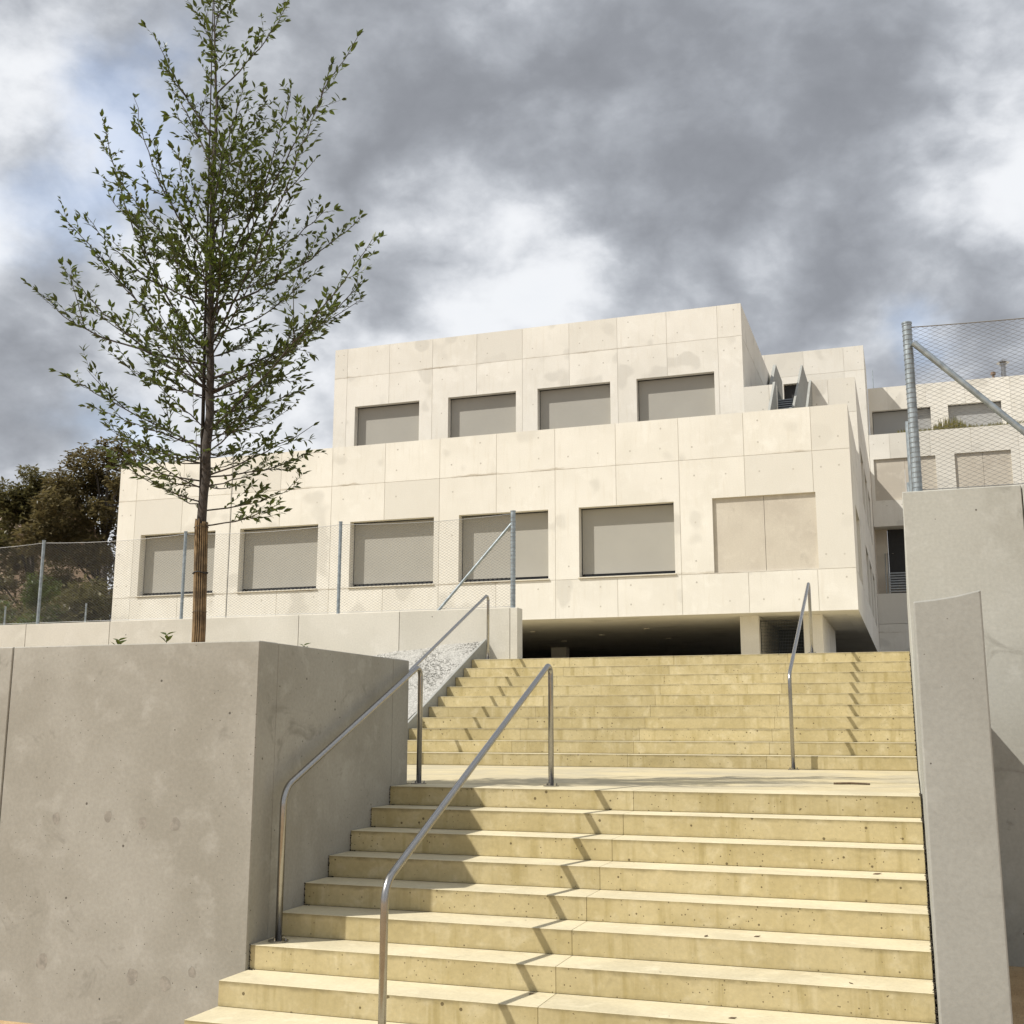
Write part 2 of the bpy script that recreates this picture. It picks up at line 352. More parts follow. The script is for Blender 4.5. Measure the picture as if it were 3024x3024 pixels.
M['bgleaf'] = leafmat('brownish chestnut leaf', (0.080, 0.070, 0.034), (0.190, 0.155, 0.078), 0.4, tcol=(0.15, 0.12, 0.04))
M['bgleaf2'] = leafmat('dark olive leaf', (0.070, 0.066, 0.030), (0.165, 0.145, 0.068), 0.4, tcol=(0.13, 0.12, 0.035))
M['shrub'] = leafmat('fresh green shrub leaf', (0.040, 0.058, 0.018), (0.090, 0.115, 0.035), 0.3)
M['grass'] = leafmat('terrace grass leaf', (0.10, 0.10, 0.03), (0.25, 0.21, 0.08), 0.3)
# soil / ground
mt, nt, N, L, bs = new_mat('sandy soil'); g = NG(nt); P = N.new('ShaderNodeNewGeometry').outputs['Position']
c = g.mix(g.rng(g.noise(P, 2.0, 6, 0.6), 0.3, 0.7), (0.38, 0.255, 0.13), (0.50, 0.355, 0.195))
c = g.mix(g.rng(g.noise(P, 60, 4, 0.7), 0.5, 0.75), c, (0.22, 0.15, 0.09)); L.new(c, bs.inputs['Base Color']); bs.inputs['Roughness'].default_value = 0.95
L.new(g.bump(g.noise(P, 45, 6, 0.7), 0.6, 0.02), bs.inputs['Normal']); M['soil'] = mt
mt, nt, N, L, bs = new_mat('grey gravel'); g = NG(nt); P = N.new('ShaderNodeNewGeometry').outputs['Position']
vv = N.new('ShaderNodeTexVoronoi'); L.new(P, vv.inputs['Vector']); vv.inputs['Scale'].default_value = 52
sx = N.new('ShaderNodeSeparateXYZ'); L.new(vv.outputs['Color'], sx.inputs[0])
c = g.mix(sx.outputs[0], (0.27, 0.262, 0.238), (0.46, 0.448, 0.41)); c = g.mix(g.rng(vv.outputs['Distance'], 0.45, 0.85), c, (0.21, 0.205, 0.185))
L.new(c, bs.inputs['Base Color']); bs.inputs['Roughness'].default_value = 0.9; L.new(g.bump(vv.outputs['Distance'], -0.8, 0.03), bs.inputs['Normal']); M['gravel'] = mt

# ------------------------------------------------------------------ setting: ground, plaza, landing
H = 0.15; T = 0.3457; W = 4.1465; D = 5.2177; T2 = 0.3428; H2 = 0.1546; ZP = 10*H2
prof = [(-400, -1.5), (1.0, -1.5), (8.5, -0.6), (8.8, ZP-0.04), (700, ZP-0.04)]
b = MB()
for (ya, za), (yb, zb) in zip(prof[:-1], prof[1:]):
    b.poly([(-500, ya, za), (500, ya, za), (500, yb, zb), (-500, yb, zb)])
tag(b.build('ground', M['soil']), kind='structure')
box_ = box('landing', M['landing'], None, -8.0, W, 0.522, D-0.12, -0.2, 0.0, bevel=0.004); tag(box_, kind='structure')
tag(box('landing_edge_strip', M['landing'], box_, -2.49, W, D-0.108, D+0.1, -0.2, -0.001, bevel=0.003))
pz = box('plaza', M['landing'], None, -30, 40, D+9*T2+0.45, 29.5, ZP-0.25, ZP-0.003); tag(pz, kind='structure')
pz2 = box('undercroft_floor', M['undercroft'], None, -30, 40, 29.51, 62, ZP-0.25, ZP-0.003); tag(pz2, kind='structure')  # inner plaza floor, coloured dark so the overhang's underside stays in shade
bd = box('planting_bed', M['soil'], None, 4.48, 30, -4.5, 0.52, -1.6, -1.2); tag(bd, kind='structure')
bd2 = box('planting_bed', M['soil'], None, -30, -0.25, -1.86, 0.12, -1.4, 0.98); tag(bd2, kind='structure')

# gravel bank beside the upper flight
b = MB(); n = 24; mrows = 20
def gz(x, y):
    return 0.09 + 0.442*(y-4.9) + 0.10*(x+2.55) + 0.012*math.sin(x*7.1+y*3.3) + random.uniform(-0.012, 0.012)
base = len(b.v)
for j in range(mrows+1):
    for i in range(n+1):
        x = -8.0 + (8.0-2.53)*i/n; y = 4.7 + (9.02-4.7)*j/mrows; b.v.append((x, y, gz(x, y)))
for j in range(mrows):
    for i in range(n):
        a = base+j*(n+1)+i; b.f.append((a, a+1, a+n+2, a+n+1))
tag(b.build('gravel_bank', M['gravel']), label='pale grey gravel on the sloping bank beside the upper stairs', cat='gravel', kind='stuff')
# loose stones over the bank so that its surface is uneven
b = MB()
ico = [(0,0,1),(0.9,0,0.1),(0.1,0.9,0),(-0.9,0.1,0.1),(0,-0.9,0.1),(0,0,-0.8)]
icf = [(0,1,2),(0,2,3),(0,3,4),(0,4,1),(5,2,1),(5,3,2),(5,4,3),(5,1,4)]
for _ in range(6500):
    x = random.uniform(-5.2, -2.56); y = random.uniform(5.0, 8.98); s = random.uniform(0.008, 0.020); z = 0.09 + 0.442*(y-4.9) + 0.10*(x+2.55)
    a = random.random()*6.28; ca, sa = math.cos(a), math.sin(a); q = len(b.v); sy = random.uniform(0.6, 1); sz = random.uniform(0.5, 0.8)
    b.v += [(x+s*(ca*u-sa*v_*sy), y+s*(sa*u+ca*v_*sy), z+s*w*sz) for u, v_, w in ico]; b.f += [tuple(q+i for i in f) for f in icf]
tag(b.build('gravel_stones', M['gravel']), label='loose grey stones lying on the gravel bank', cat='gravel', kind='stuff')

# ------------------------------------------------------------------ stairs
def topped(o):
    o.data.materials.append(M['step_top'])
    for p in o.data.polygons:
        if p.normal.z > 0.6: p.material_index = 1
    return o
st = empty('staircase'); tag(st, 'lower flight of broad pale yellow concrete steps in the foreground', 'staircase')
for k in range(0, 10):
    y0 = -k*T; y1 = 0.50 if k == 0 else -(k-1)*T + 0.02
    for xa, xb in ((0.004, 2.059), (2.061, W)):
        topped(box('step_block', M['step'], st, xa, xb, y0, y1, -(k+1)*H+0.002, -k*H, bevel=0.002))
b = MB(); b.prism_x(0.02, W-0.02, [(-9*T+0.2, -1.7), (0.45, -1.7), (0.45, -0.16), (0.2, -0.16), (-9*T+0.2, -1.49)]); b.build('foundation', M['step'], st)
XL = -2.48
st2 = empty('staircase'); tag(st2, 'upper flight of pale yellow concrete steps rising to the building', 'staircase')
for k in range(1, 11):
    y0 = D+(k-1)*T2; y1 = y0+T2+0.02 if k < 10 else y0+0.44
    js = [XL, -0.852, 0.777, 2.462, W]
    for xa, xb in zip(js[:-1], js[1:]):
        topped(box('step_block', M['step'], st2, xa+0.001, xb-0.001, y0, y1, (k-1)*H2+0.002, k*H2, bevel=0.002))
b = MB(); b.prism_x(XL+0.02, W-0.02, [(D+0.2, -0.1), (D+9*T2+0.4, -0.1), (D+9*T2+0.4, 9*H2-0.02), (D+9*T2+0.2, 9*H2-0.02), (D+0.25, -0.02)]); b.build('foundation', M['step'], st2)
b = MB(); yb = D-0.30; ye = 8.99
b.prism_x(XL-0.045, XL-0.003, [(yb, -0.1), (ye, -0.1), (ye, 0.10+0.446*(ye-4.9)), (yb, 0.10+0.446*(yb-4.9))]); b.build('stringer', M['cheek'], st2, bevel=0.004)

# dirt gathered in the joint at the right-hand step ends and along the left wall
b = MB()
def clump(x, y, z, s):
    q = len(b.v); sx_, sy_, sz_ = random.uniform(.6, 1.2), random.uniform(.6, 1.4), random.uniform(.5, 1.2)
    b.v.extend((x+s*u*sx_, y+s*v_*sy_, z+s*w*sz_) for u, v_, w in ico); b.f.extend(tuple(q+i for i in f) for f in icf)
for k in range(0, 9):
    for _ in range(34):
        f = random.random()
        clump(W+random.uniform(0.0, 0.012), -k*T+random.uniform(-0.003, 0.004), -(k+f)*H, random.uniform(0.002, 0.009))
        clump(W+random.uniform(-0.006, 0.012), -k*T+f*T, -k*H, random.uniform(0.002, 0.008))
    for _ in range(16):
        if k < 7:
            clump(random.uniform(0.0, 0.008), -k*T-0.002, -(k+random.random())*H, random.uniform(0.003, 0.008))
            clump(random.uniform(0.0, 0.05), -k*T-random.uniform(0, 0.02), -(k+1)*H, random.uniform(0.004, 0.009))
for k in range(1, 11):
    for _ in range(14):
        clump(W+random.uniform(-0.006, 0.01), D+(k-1)*T2-0.002, (k-random.random())*H2, random.uniform(0.005, 0.013))
tag(b.build('dirt', M['dirt']), label='dark dirt and moss caught along the step ends', cat='dirt', kind='stuff')

# ------------------------------------------------------------------ retaining walls near the stairs
YW, WE, ZW = -2.109, 0.347, 1.051
lw = empty('retaining_wall'); tag(lw, 'big grey beige concrete planter wall left of the lower steps', 'wall')
xs = [0.0, -2.06, -4.13, -6.2, -8.3, -10.4, -14.6, -22, -30]
for xa, xb in zip(xs[:-1], xs[1:]):
    box('wall_panel', M['wall'], lw, xb+0.004, xa-(0.004 if xa < 0 else 0), YW, YW+0.25, -1.9, ZW, bevel=0.006)
box('wall_panel', M['wall'], lw, -0.25, 0.0, YW+0.2515, 0.017, -1.9, ZW-0.0015, bevel=0.004)
box('wall_panel', M['wall'], lw, -0.25, 0.0, 0.023, WE, -1.9, ZW, bevel=0.006)
box('wall_panel', M['wall'], lw, -30, -0.256, 0.12, WE-0.01, -1.9, ZW-0.002, bevel=0.006)
rp = random.Random(5)
for px_, pz_, rr_ in ((-1.567, -0.15, .035), (-1.135, -0.125, .034), (-0.85, -0.16, .036), (-0.59, -0.165, .04), (-1.60, -1.10, .048), (-0.86, -1.145, .046), (-0.60, -1.175, .042), (-0.40, -1.09, .03)):
    a1, a2 = rp.uniform(0, 6.28), rp.uniform(0, 6.28)
    b = MB(); b.poly([(px_+rr_*(1+.12*math.sin(2*t*math.pi/16+a1))*math.cos(t*math.pi/16), YW-0.0005, pz_+rr_*(1.12+.14*math.sin(3*t*math.pi/16+a2))*math.sin(t*math.pi/16)) for t in range(32)]); b.build('repair_patch', M['patch'], lw)
# raking cheek wall right of the steps
b = MB()
x0, x1, ya, yb = 4.160, 4.470, -2.95, 0.49
zf = [1.085, 1.093, 1.107, 1.132]; zb = [0.72, 0.722, 0.73, 0.76]; xx = [x0, x0+0.1, x0+0.2, x1]
pts_t = [(xx[i], ya, zf[i]) for i in range(4)] + [(xx[i], yb, zb[i]) for i in range(4)]
q = len(b.v); b.v += pts_t + [(x, ya, -1.9) for x in xx] + [(x, yb, -1.9) for x in xx]
for i in range(3):
    b.f += [(q+i, q+i+1, q+5+i, q+4+i), (q+8+i, q+9+i, q+i+1, q+i), (q+13+i, q+12+i, q+4+i, q+5+i), (q+9+i, q+8+i, q+12+i, q+13+i)]
b.f += [(q+8, q, q+4, q+12), (q+3, q+11, q+15, q+7)]
ck = b.build('cheek_wall', M['cheek'], bevel=0.0); tag(ck, 'narrow smooth grey concrete slab ending the wall right of the steps', 'wall')
md = ck.modifiers.new('bev', 'BEVEL'); md.width = 0.008; md.segments = 2; md.limit_method = 'ANGLE'; md.angle_limit = math.radians(40)
ZT = 2.31
tw = empty('retaining_wall'); tag(tw, 'tall stained grey concrete wall at the right carrying a mesh fence', 'wall')
box('wall_panel', M['tall'], tw, 4.152, 5.016, 0.5, 0.78, -1.9, ZT, bevel=0.006)
box('wall_panel', M['tall'], tw, 5.024, 7.1, 0.5, 0.78, -1.9, ZT, bevel=0.006)
box('wall_panel', M['tall'], tw, 7.108, 12, 0.5, 0.78, -1.9, ZT, bevel=0.006)
for ya, yb in ((0.785, 3.0), (3.006, 5.2), (5.206, 7.4), (7.406, 9.6)):
    box('wall_panel', M['tall'], tw, 4.155, 4.43, ya, yb, -1.9, ZT-0.002, bevel=0.005)
# light mid wall carrying the long fence
YM, ZM, XM = 9.0, 2.433, -1.944
mw = empty('retaining_wall'); tag(mw, 'long low cream concrete wall in front of the building', 'wall')
xs = [XM, -2.075, -4.08, -6.03, -8.04, -10.05, -12.0, -14.0, -16.0, -18, -24, -30]
for xa, xb in zip(xs[:-1], xs[1:]):
    box('wall_panel', M['midwall'], mw, xb+0.004, xa-0.004 if xa != XM else xa, YM, YM+0.26, -0.7, ZM, bevel=0.005)

# ------------------------------------------------------------------ handrails
def handrail(x, xt, ylow, zlow, zc_low, ytop, ztop, zc_top, label, rl=0.16, rt=0.075):
    r = empty('handrail'); tag(r, label, 'handrail', 'stainless stair handrails')
    pts = fillet([(x, ylow, zlow+0.006), (x, ylow, zc_low), (xt, ytop, zc_top), (xt, ytop, ztop+0.006)], [0, rl, rt, 0], 10)
    b = MB(); b.tube(pts, 0.0225, 20); b.build('rail_tube', M['steel'], r, smooth=True)
    for px, py, pz_ in ((x, ylow, zlow), (xt, ytop, ztop)):
        b = MB(); b.tube([(px, py, pz_+0.0005), (px, py, pz_+0.009)], 0.066, 28); f = b.build('base_plate', M['steel'], r)
        for a in (0.5, 2.6, 4.7):
            bx, by = px+0.048*math.cos(a), py+0.048*math.sin(a)
            b = MB(); b.tube([(bx, by, pz_+0.009), (bx, by, pz_+0.018)], 0.0085, 6); b.tube([(bx, by, pz_+0.018), (bx, by, pz_+0.027)], 0.005, 8)
            b.build('bolt', M['steel'], f)
    return r
handrail(0.115, 0.075, -1.915, -6*H, 0.07, 0.425, 0.0, 1.02, 'steel handrail standing against the grey planter wall')
handrail(1.335, 1.265, -2.90, -9*H, -0.365, 0.43, 0.0, 1.02, 'steel handrail in the middle of the lower steps')
handrail(-2.22, -2.24, 5.05, 0.0, 1.10, 8.40, ZP, 2.60, 'steel handrail along the gravel bank on the upper steps')
handrail(2.785, 2.80, 5.05, 0.0, 1.10, 8.40, ZP, 2.60, 'steel handrail on the right side of the upper steps')

# ------------------------------------------------------------------ fences
def wire_mesh(b, u0, u1, z0, ztop, cw, ch, place, r):
    """diamond rope mesh: zig-zag wires running along the fence; place(u, z) -> point"""
    nu = max(2, int(round((u1-u0)/(cw/2)))); nz = max(2, int(round((ztop(0.5)-z0)/ch)))
    for j in range(nz):
        pts = []
        for i in range(nu+1):
            f = i/nu; zt = ztop(f); step = (zt-z0)/nz
            z = z0 + step*(j + (1 if (i+j) % 2 else 0)); pts.append(place(u0+(u1-u0)*f, z))
        b.tube(pts, r, 3, caps=False)
def sag(z, s): return lambda f: z - s*4*f*(1-f)
fe = empty('mesh_fence'); tag(fe, 'wire mesh fence with slim grey posts on the long cream wall', 'fence')
posts = [-2.057, -5.31, -8.55, -11.82, -15.1, -18.4]
YF = YM+0.10; ZFT = 4.055
for i, x in enumerate(posts):
    b = MB(); r = 0.042 if i == 0 else 0.030
    b.tube([(x, YF, ZM-0.03), (x, YF, ZFT+0.02)], r, 14); p = b.build('post', M['galv'], fe)
    b = MB(); b.tube([(x, YF, ZFT+0.02), (x, YF, ZFT+0.032)], r+0.006, 14); b.build('cap', M['galv'], p)
b = MB(); b.tube([(-3.412, YF-0.01, ZM-0.01), (-2.085, YF-0.01, 3.86)], 0.024, 10); b.build('brace', M['galv'], fe)
b = MB(); bc = MB()
for xa, xb in zip(posts[1:], posts[:-1]):
    zt = sag(ZFT-0.02, 0.05)
    wire_mesh(b, xa, xb, ZM+0.03, zt, 0.080, 0.024, lambda u, z: (u, YF, z), 0.0019)
    bc.tube([(xa+(xb-xa)*i/10, YF, zt(i/10)) for i in range(11)], 0.004, 5)
    bc.tube([(xa, YF, ZM+0.03), (xb, YF, ZM+0.03)], 0.004, 5)
bc.build('cable', M['wire'], fe)
tag(b.build('wire_mesh', M['wire'], fe), kind='stuff')
b = MB()
for i in range(24):
    z = ZM+0.05+i*0.064; b.tube([(posts[0]+0.045*math.cos(a), YF+0.045*math.sin(a), z+0.01*a/6.3) for a in [6.3*q/10 for q in range(11)]], 0.003, 4)
tag(b.build('lacing_wire', M['wire'], fe), kind='stuff')

fr = empty('mesh_fence'); tag(fr, 'wire mesh fence with thick galvanised corner post on the tall right wall', 'fence')
YR = 0.62; XP = 4.272; ZR = 3.73
b = MB(); b.tube([(XP, YR, ZT-0.02), (XP, YR, ZR)], 0.037, 20); p = b.build('post', M['galv'], fr, smooth=False)
b = MB(); b.tube([(XP, YR, ZR), (XP, YR, ZR+0.012)], 0.041, 20); b.build('cap', M['galv'], p)
for y in (3.9, 7.2, 10.2):
    b = MB(); b.tube([(4.27, y, ZT-0.02), (4.27, y, ZR+0.02)], 0.03, 14); p = b.build('post', M['galv'], fr)
b = MB(); b.tube([(7.45, YR, ZT-0.02), (7.45, YR, ZR)], 0.03, 14); b.build('post', M['galv'], fr)
b = MB(); b.tube([(XP+0.04, YR-0.045, 3.55), (5.50, YR-0.03, ZT-0.01)], 0.026, 12); b.build('brace', M['galv'], fr)
b = MB(); zt = sag(ZR-0.03, 0.03)
wire_mesh(b, XP+0.03, 7.45, ZT+0.03, zt, 0.072, 0.017, lambda u, z: (u, YR, z), 0.0014)
wire_mesh(b, YR+0.04, 3.9, ZT+0.03, zt, 0.072, 0.041, lambda u, z: (4.27, u, z), 0.0013)
wire_mesh(b, 3.9, 7.2, ZT+0.03, zt, 0.072, 0.041, lambda u, z: (4.27, u, z), 0.0013)
tag(b.build('wire_mesh', M['wire'], fr), kind='stuff')
b = MB(); b.tube([(XP+(7.45-XP)*i/16, YR, zt(i/16)) for i in range(17)], 0.0045, 6); b.tube([(XP, YR, ZT+0.03), (7.45, YR, ZT+0.03)], 0.004, 5); b.build('cable', M['wire'], fr)
b = MB()
for i in range(34):
    z = ZT+0.04+i*0.041; b.tube([(XP+0.039*math.cos(a), YR+0.039*math.sin(a), z+0.012*a/6.3) for a in [6.3*q/12 for q in range(13)]], 0.0018, 4)
tag(b.build('lacing_wire', M['wire'], fr), kind='stuff')
fb = empty('mesh_fence'); tag(fb, 'lower mesh fence with short posts behind the long cream wall', 'fence')
bposts = [-17.2, -14.75]
for x in bposts:
    b = MB(); b.tube([(x, 14.0, ZP), (x, 14.0, 3.45)], 0.022, 10); b.build('post', M['galv'], fb)
b = MB(); wire_mesh(b, -20, -14.75, ZP+0.3, lambda f: 3.42, 0.12, 0.05, lambda u, z: (u, 14.0, z), 0.0013); tag(b.build('wire_mesh', M['wire'], fb), kind='stuff')

# ------------------------------------------------------------------ the school building
def grid_holes(b, us, vs_, holes, place, w0, w1):
    """plate over the grid us x vs_ without the holes, extruded from depth w0 to w1"""
    us = sorted(set(round(u, 4) for u in us)); vs_ = sorted(set(round(z, 4) for z in vs_))
    solid = {}
    for i in range(len(us)-1):
        for j in range(len(vs_)-1):
            uc = (us[i]+us[i+1])/2; vc = (vs_[j]+vs_[j+1])/2
            solid[i, j] = not any(h[0] < uc < h[1] and h[2] < vc < h[3] for h in holes)
    for (i, j), s in solid.items():
        if not s: continue
        u0, u1, v0, v1 = us[i], us[i+1], vs_[j], vs_[j+1]
        b.poly([place(u0,v0,w0), place(u1,v0,w0), place(u1,v1,w0), place(u0,v1,w0)])
        b.poly([place(u0,v1,w1), place(u1,v1,w1), place(u1,v0,w1), place(u0,v0,w1)])
        for (di, dj, e) in ((-1,0,((u0,v0),(u0,v1))), (1,0,((u1,v1),(u1,v0))), (0,-1,((u1,v0),(u0,v0))), (0,1,((u0,v1),(u1,v1)))):
            if not solid.get((i+di, j+dj), False):
                (a0, a1), (c0, c1) = e
                b.poly([place(a0,a1,w0), place(a0,a1,w1), place(c0,c1,w1), place(c0,c1,w0)])
def weld(o):
    bm = bmesh.new(); bm.from_mesh(o.data); bmesh.ops.remove_doubles(bm, verts=bm.verts, dist=0.0005); bmesh.ops.recalc_face_normals(bm, faces=bm.faces); bm.to_mesh(o.data); bm.free()
def facade(parent, place, u0, u1, v0, v1, uj, vj, holes, thick=0.4, gap=0.008, pd=0.012, plugs=None, mat=None):
    mat = mat or M['white']
    b = MB(); eu = [u0, u1]+[h[0] for h in holes]+[h[1] for h in holes]; ev = [v0, v1]+[h[2] for h in holes]+[h[3] for h in holes]
    grid_holes(b, eu, ev, holes, place, pd, thick); o = b.build('wall', mat, parent); weld(o)
    uu = [u0]+[u for u in uj if u0 < u < u1]+[u1]; vv_ = [v0]+[z for z in vj if v0 < z < v1]+[v1]
    for i in range(len(uu)-1):
        for j in range(len(vv_)-1):
            a0 = uu[i]+(gap if i else 0); a1 = uu[i+1]-(gap if i < len(uu)-2 else 0)
            c0 = vv_[j]+(gap if j else 0); c1 = vv_[j+1]-(gap if j < len(vv_)-2 else 0)
            hs = [h for h in holes if h[0] < a1 and h[1] > a0 and h[2] < c1 and h[3] > c0]
            b = MB()
            eu = [a0, a1]+[min(max(x, a0), a1) for h in hs for x in h[:2]]; ev = [c0, c1]+[min(max(x, c0), c1) for h in hs for x in h[2:]]
            grid_holes(b, eu, ev, hs, place, 0.0, pd-0.0005)
            if b.f:
                me = b.mesh('concrete_panel'); bm = bmesh.new(); bm.from_mesh(me); bmesh.ops.remove_doubles(bm, verts=bm.verts, dist=0.0005); bmesh.ops.recalc_face_normals(bm, faces=bm.faces)
                bm.faces.index_update(); seen = set(); comps = []
                for f0 in bm.faces:
                    if f0.index in seen: continue
                    stack = [f0]; comp = []; seen.add(f0.index)
                    while stack:
                        f1 = stack.pop(); comp.append(f1)
                        for ed in f1.edges:
                            for f2 in ed.link_faces:
                                if f2.index not in seen: seen.add(f2.index); stack.append(f2)
                    comps.append([[tuple(vv3.co) for vv3 in f1.verts] for f1 in comp])
                bm.free(); bpy.data.meshes.remove(me)
                for comp in comps:
                    b2 = MB()
                    for fc in comp: b2.poly(fc)
                    o = b2.build('concrete_panel', mat, parent); weld(o)
            if plugs is not None:
                rows = (0.3, 0.8) if c1-c0 < 2 else (0.12, 0.45, 0.86)
                for fu in (0.22, 0.72):
                    for fv in rows:
                        pu = a0+(a1-a0)*fu+random.uniform(-.03, .03); pv = c0+(c1-c0)*fv+random.uniform(-.03, .03)
                        if random.random() < 0.35 or any(h[0]-.1 < pu < h[1]+.1 and h[2]-.1 < pv < h[3]+.1 for h in holes): continue
                        plugs.poly([place(pu+0.030*math.cos(t), pv+0.030*math.sin(t), -0.002) for t in [k*math.pi/4 for k in range(8)]])
def window(parent, place, h, depth=0.32, blind='blind', gap_bottom=0.19, sill=True):
    u0, u1, v0, v1 = h
    def bx(name, mat, par, a0, a1, c0, c1, w0, w1):
        b = MB(); ps = [place(a, c, w) for w in (w0, w1) for c in (c0, c1) for a in (a0, a1)]
        q = len(b.v); b.v += ps; b.f += [(q,q+1,q+3,q+2),(q+5,q+4,q+6,q+7),(q+4,q+5,q+1,q),(q+2,q+3,q+7,q+6),(q+4,q,q+2,q+6),(q+1,q+5,q+7,q+3)]
        return b.build(name, mat, par)
    win = empty('window'); win.parent = parent
    f = 0.045
    b = MB(); grid_holes(b, [u0+.004, u0+f, u1-f, u1-.004], [v0+.004, v0+f, v1-f, v1-.004], [(u0+f, u1-f, v0+f, v1-f)], place, depth+0.03, depth+0.09)
    o = b.build('frame', M['frame'], win); weld(o)
    bx('pane', M['glass'], win, u0+f+.001, u1-f-.001, v0+f+.001, v1-f-.001, depth+0.055, depth+0.07)
    bl = bx('roller_blind', M[blind], win, u0+0.035, u1-0.012, v0+gap_bottom, v1-0.035, depth, depth+0.004)
    bx('bottom_bar', M[blind], win, u0+0.035, u1-0.012, v0+gap_bottom-0.02, v0+gap_bottom-0.001, depth-0.008, depth+0.012)
    bx('head_box', M['frame'], win, u0+0.005, u1-0.005, v1-0.034, v1-0.003, depth-0.06, depth+0.028)
    if sill: bx('sill', M['sill'], win, u0-0.03, u1+0.03, v0+0.001, v0+0.035, -0.05, depth-0.01)
    return win
def blank(parent, place, h, depth, joint=None):
    b = MB(); u0, u1, v0, v1 = h
    segs = [u0, joint, u1] if joint else [u0, u1]
    for a, c in zip(segs[:-1], segs[1:]):
        b = MB(); g0 = 0.006 if a != u0 else -0.0; g1 = 0.006 if c != u1 else 0.0
        grid_holes(b, [a+g0, c-g1], [v0, v1], [], place, depth, depth+0.3); b.build('recessed_panel', M['recess'], parent)
sb = empty('school_building'); tag(sb, 'large terraced cream concrete building with deep square windows behind the stairs', 'building')
XA0, XA1, YA, ZA0, ZA1 = -24.30, 2.79, 27.0, 3.99, 10.43
front = lambda Y: (lambda u, v_, w: (u, Y+w, v_))
side = lambda X: (lambda u, v_, w: (X-w, u, v_))
plugs = MB()
ujA = [1.655-2.097*i for i in range(13)][::-1]
wA = [(-23.20, -19.90), (-18.85, -15.62), (-14.34, -11.12), (-10.19, -6.98), (-5.92, -2.74)]
holesA = [(a, c, 5.29, 7.66) for a, c in wA]; blankA = (-1.50, 1.70, 5.29, 7.69)
fA = front(YA)
facade(sb, fA, XA0, XA1, ZA0, ZA1, ujA, [5.27, 9.0], holesA+[blankA], plugs=plugs)
box('expansion_joint', M['frame'], sb, -19.290, -19.262, YA-0.002, YA+0.011, ZA0, ZA1-0.002)
for h in holesA: window(sb, fA, h)
blank(sb, fA, blankA, 0.085, 0.11)
YU, ZU = 36.24, 17.64
fU = front(YU)
ujU = [-19.464+2.119*i for i in range(9)]
holesU = [(a, c, 12.45, 14.84) for a, c in ((-19.03, -15.84), (-14.45, -11.28), (-10.30, -7.08), (-5.95, -2.70))]
facade(sb, fU, -20.11, -1.53, 9.2, ZU, ujU, [12.43, 16.25], holesU, plugs=plugs)
for h in holesU: window(sb, fU, h)
ZB = 14.05
facade(sb, fU, -1.528, -0.24, 9.2, ZB, [-0.53], [12.65], [], plugs=plugs)
facade(sb, fU, 1.14, XA1, 9.2, ZB, [1.747], [12.65], [], plugs=plugs)
YC, ZC = 54.0, 21.15
facade(sb, front(YC), -6.0, XA1, 12.0, ZC, [-2.55, -0.426, 1.726], [19.76], [(-1.56, 0.0, 16.9, 19.35)], plugs=plugs)
box('door', M['dark'], sb, -1.55, -0.01, YC+0.3, YC+0.36, 16.9, 19.34)
tag(plugs.build('tie_hole_plugs', M['plug'], sb), kind='stuff')
# side faces (facing the passage on the right)
def side_windows(y0, y1, z0):
    return [(y, y+3.2, z0, z0+2.35) for y in y0]
sA = side(XA1)
hs = [(29.2, 32.4, 5.3, 7.65)]
facade(sb, sA, YA+0.402, YU-0.001, ZA0, ZA1, [29.0, 32.6], [9.0], hs)
for h in hs: window(sb, sA, h, sill=False)
hs2 = [(37.9, 41.1, 5.3, 7.65), (42.1, 45.3, 5.3, 7.65), (46.5, 49.7, 5.3, 7.65), (37.9, 41.1, 9.3, 11.65), (42.1, 45.3, 9.3, 11.65), (46.5, 49.7, 9.3, 11.65)]
facade(sb, sA, YU+0.402, YC-0.001, ZA0, ZB, [41.6, 46.0], [8.2, 12.65], hs2)
for h in hs2: window(sb, sA, h, sill=False)
box('wall', M['white'], sb, 2.39, 2.785, YU+0.005, YU+0.401, ZA0, 9.19)
facade(sb, sA, YC+0.402, 58.4, ZA0, ZC, [], [19.76], [])
box('wall', M['white'], sb, 2.39, 2.785, YC+0.005, YC+0.401, ZA0, 11.99)
facade(sb, side(-1.53), YU+0.402, 50.0, 9.2, ZU, [40.4, 44.6], [16.25], [(38.0, 39.3, 12.0, 14.6)])
box('door', M['dark'], sb, -1.95, -1.90, 38.01, 39.29, 12.0, 14.59)
# left ends, roofs, soffit
box('wall', M['white'], sb, XA0, XA0+0.4, YA+0.401, 50, ZA0-2.5, ZA1)
box('wall', M['white'], sb, -20.11, -19.7, YU+0.401, 50, 9.2, ZU)
box('roof', M['paving'], sb, XA0+0.402, 2.388, YA+0.402, YU-0.002, 9.0, 9.3)
box('roof', M['paving'], sb, -19.69, -1.94, YU+0.402, 50, 16.6, 16.9)
box('roof', M['paving'], sb, -1.50, 2.388, YU+0.402, YC-0.002, 11.7, 12.0)
box('roof', M['white'], sb, -5.9, 2.388, YC+0.402, 58.4, 20.3, 20.6)
box('soffit', M['white'], sb, XA0+0.402, 2.388, YA+0.402, 58, ZA0+0.001, ZA0+0.3)
box('back_wall', M['dark'], sb, XA0, 2.3, 48, 48.3, ZP, ZA0)  # undercroft walls near black: the shade there is put into their colour
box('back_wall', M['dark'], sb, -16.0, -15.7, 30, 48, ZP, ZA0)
for (x0_, x1_, y0_, y1_) in ((-0.885, -0.295, 27.95, 34.0), (1.065, 1.655, 28.1, 34.5), (-10.9, -10.2, 40.0, 40.5)):
    p = box('pillar', M['white'], sb, x0_, x1_, y0_, y1_, ZP-0.01, ZA0, bevel=0.01)
gt = empty('mesh_gate'); gt.parent = sb
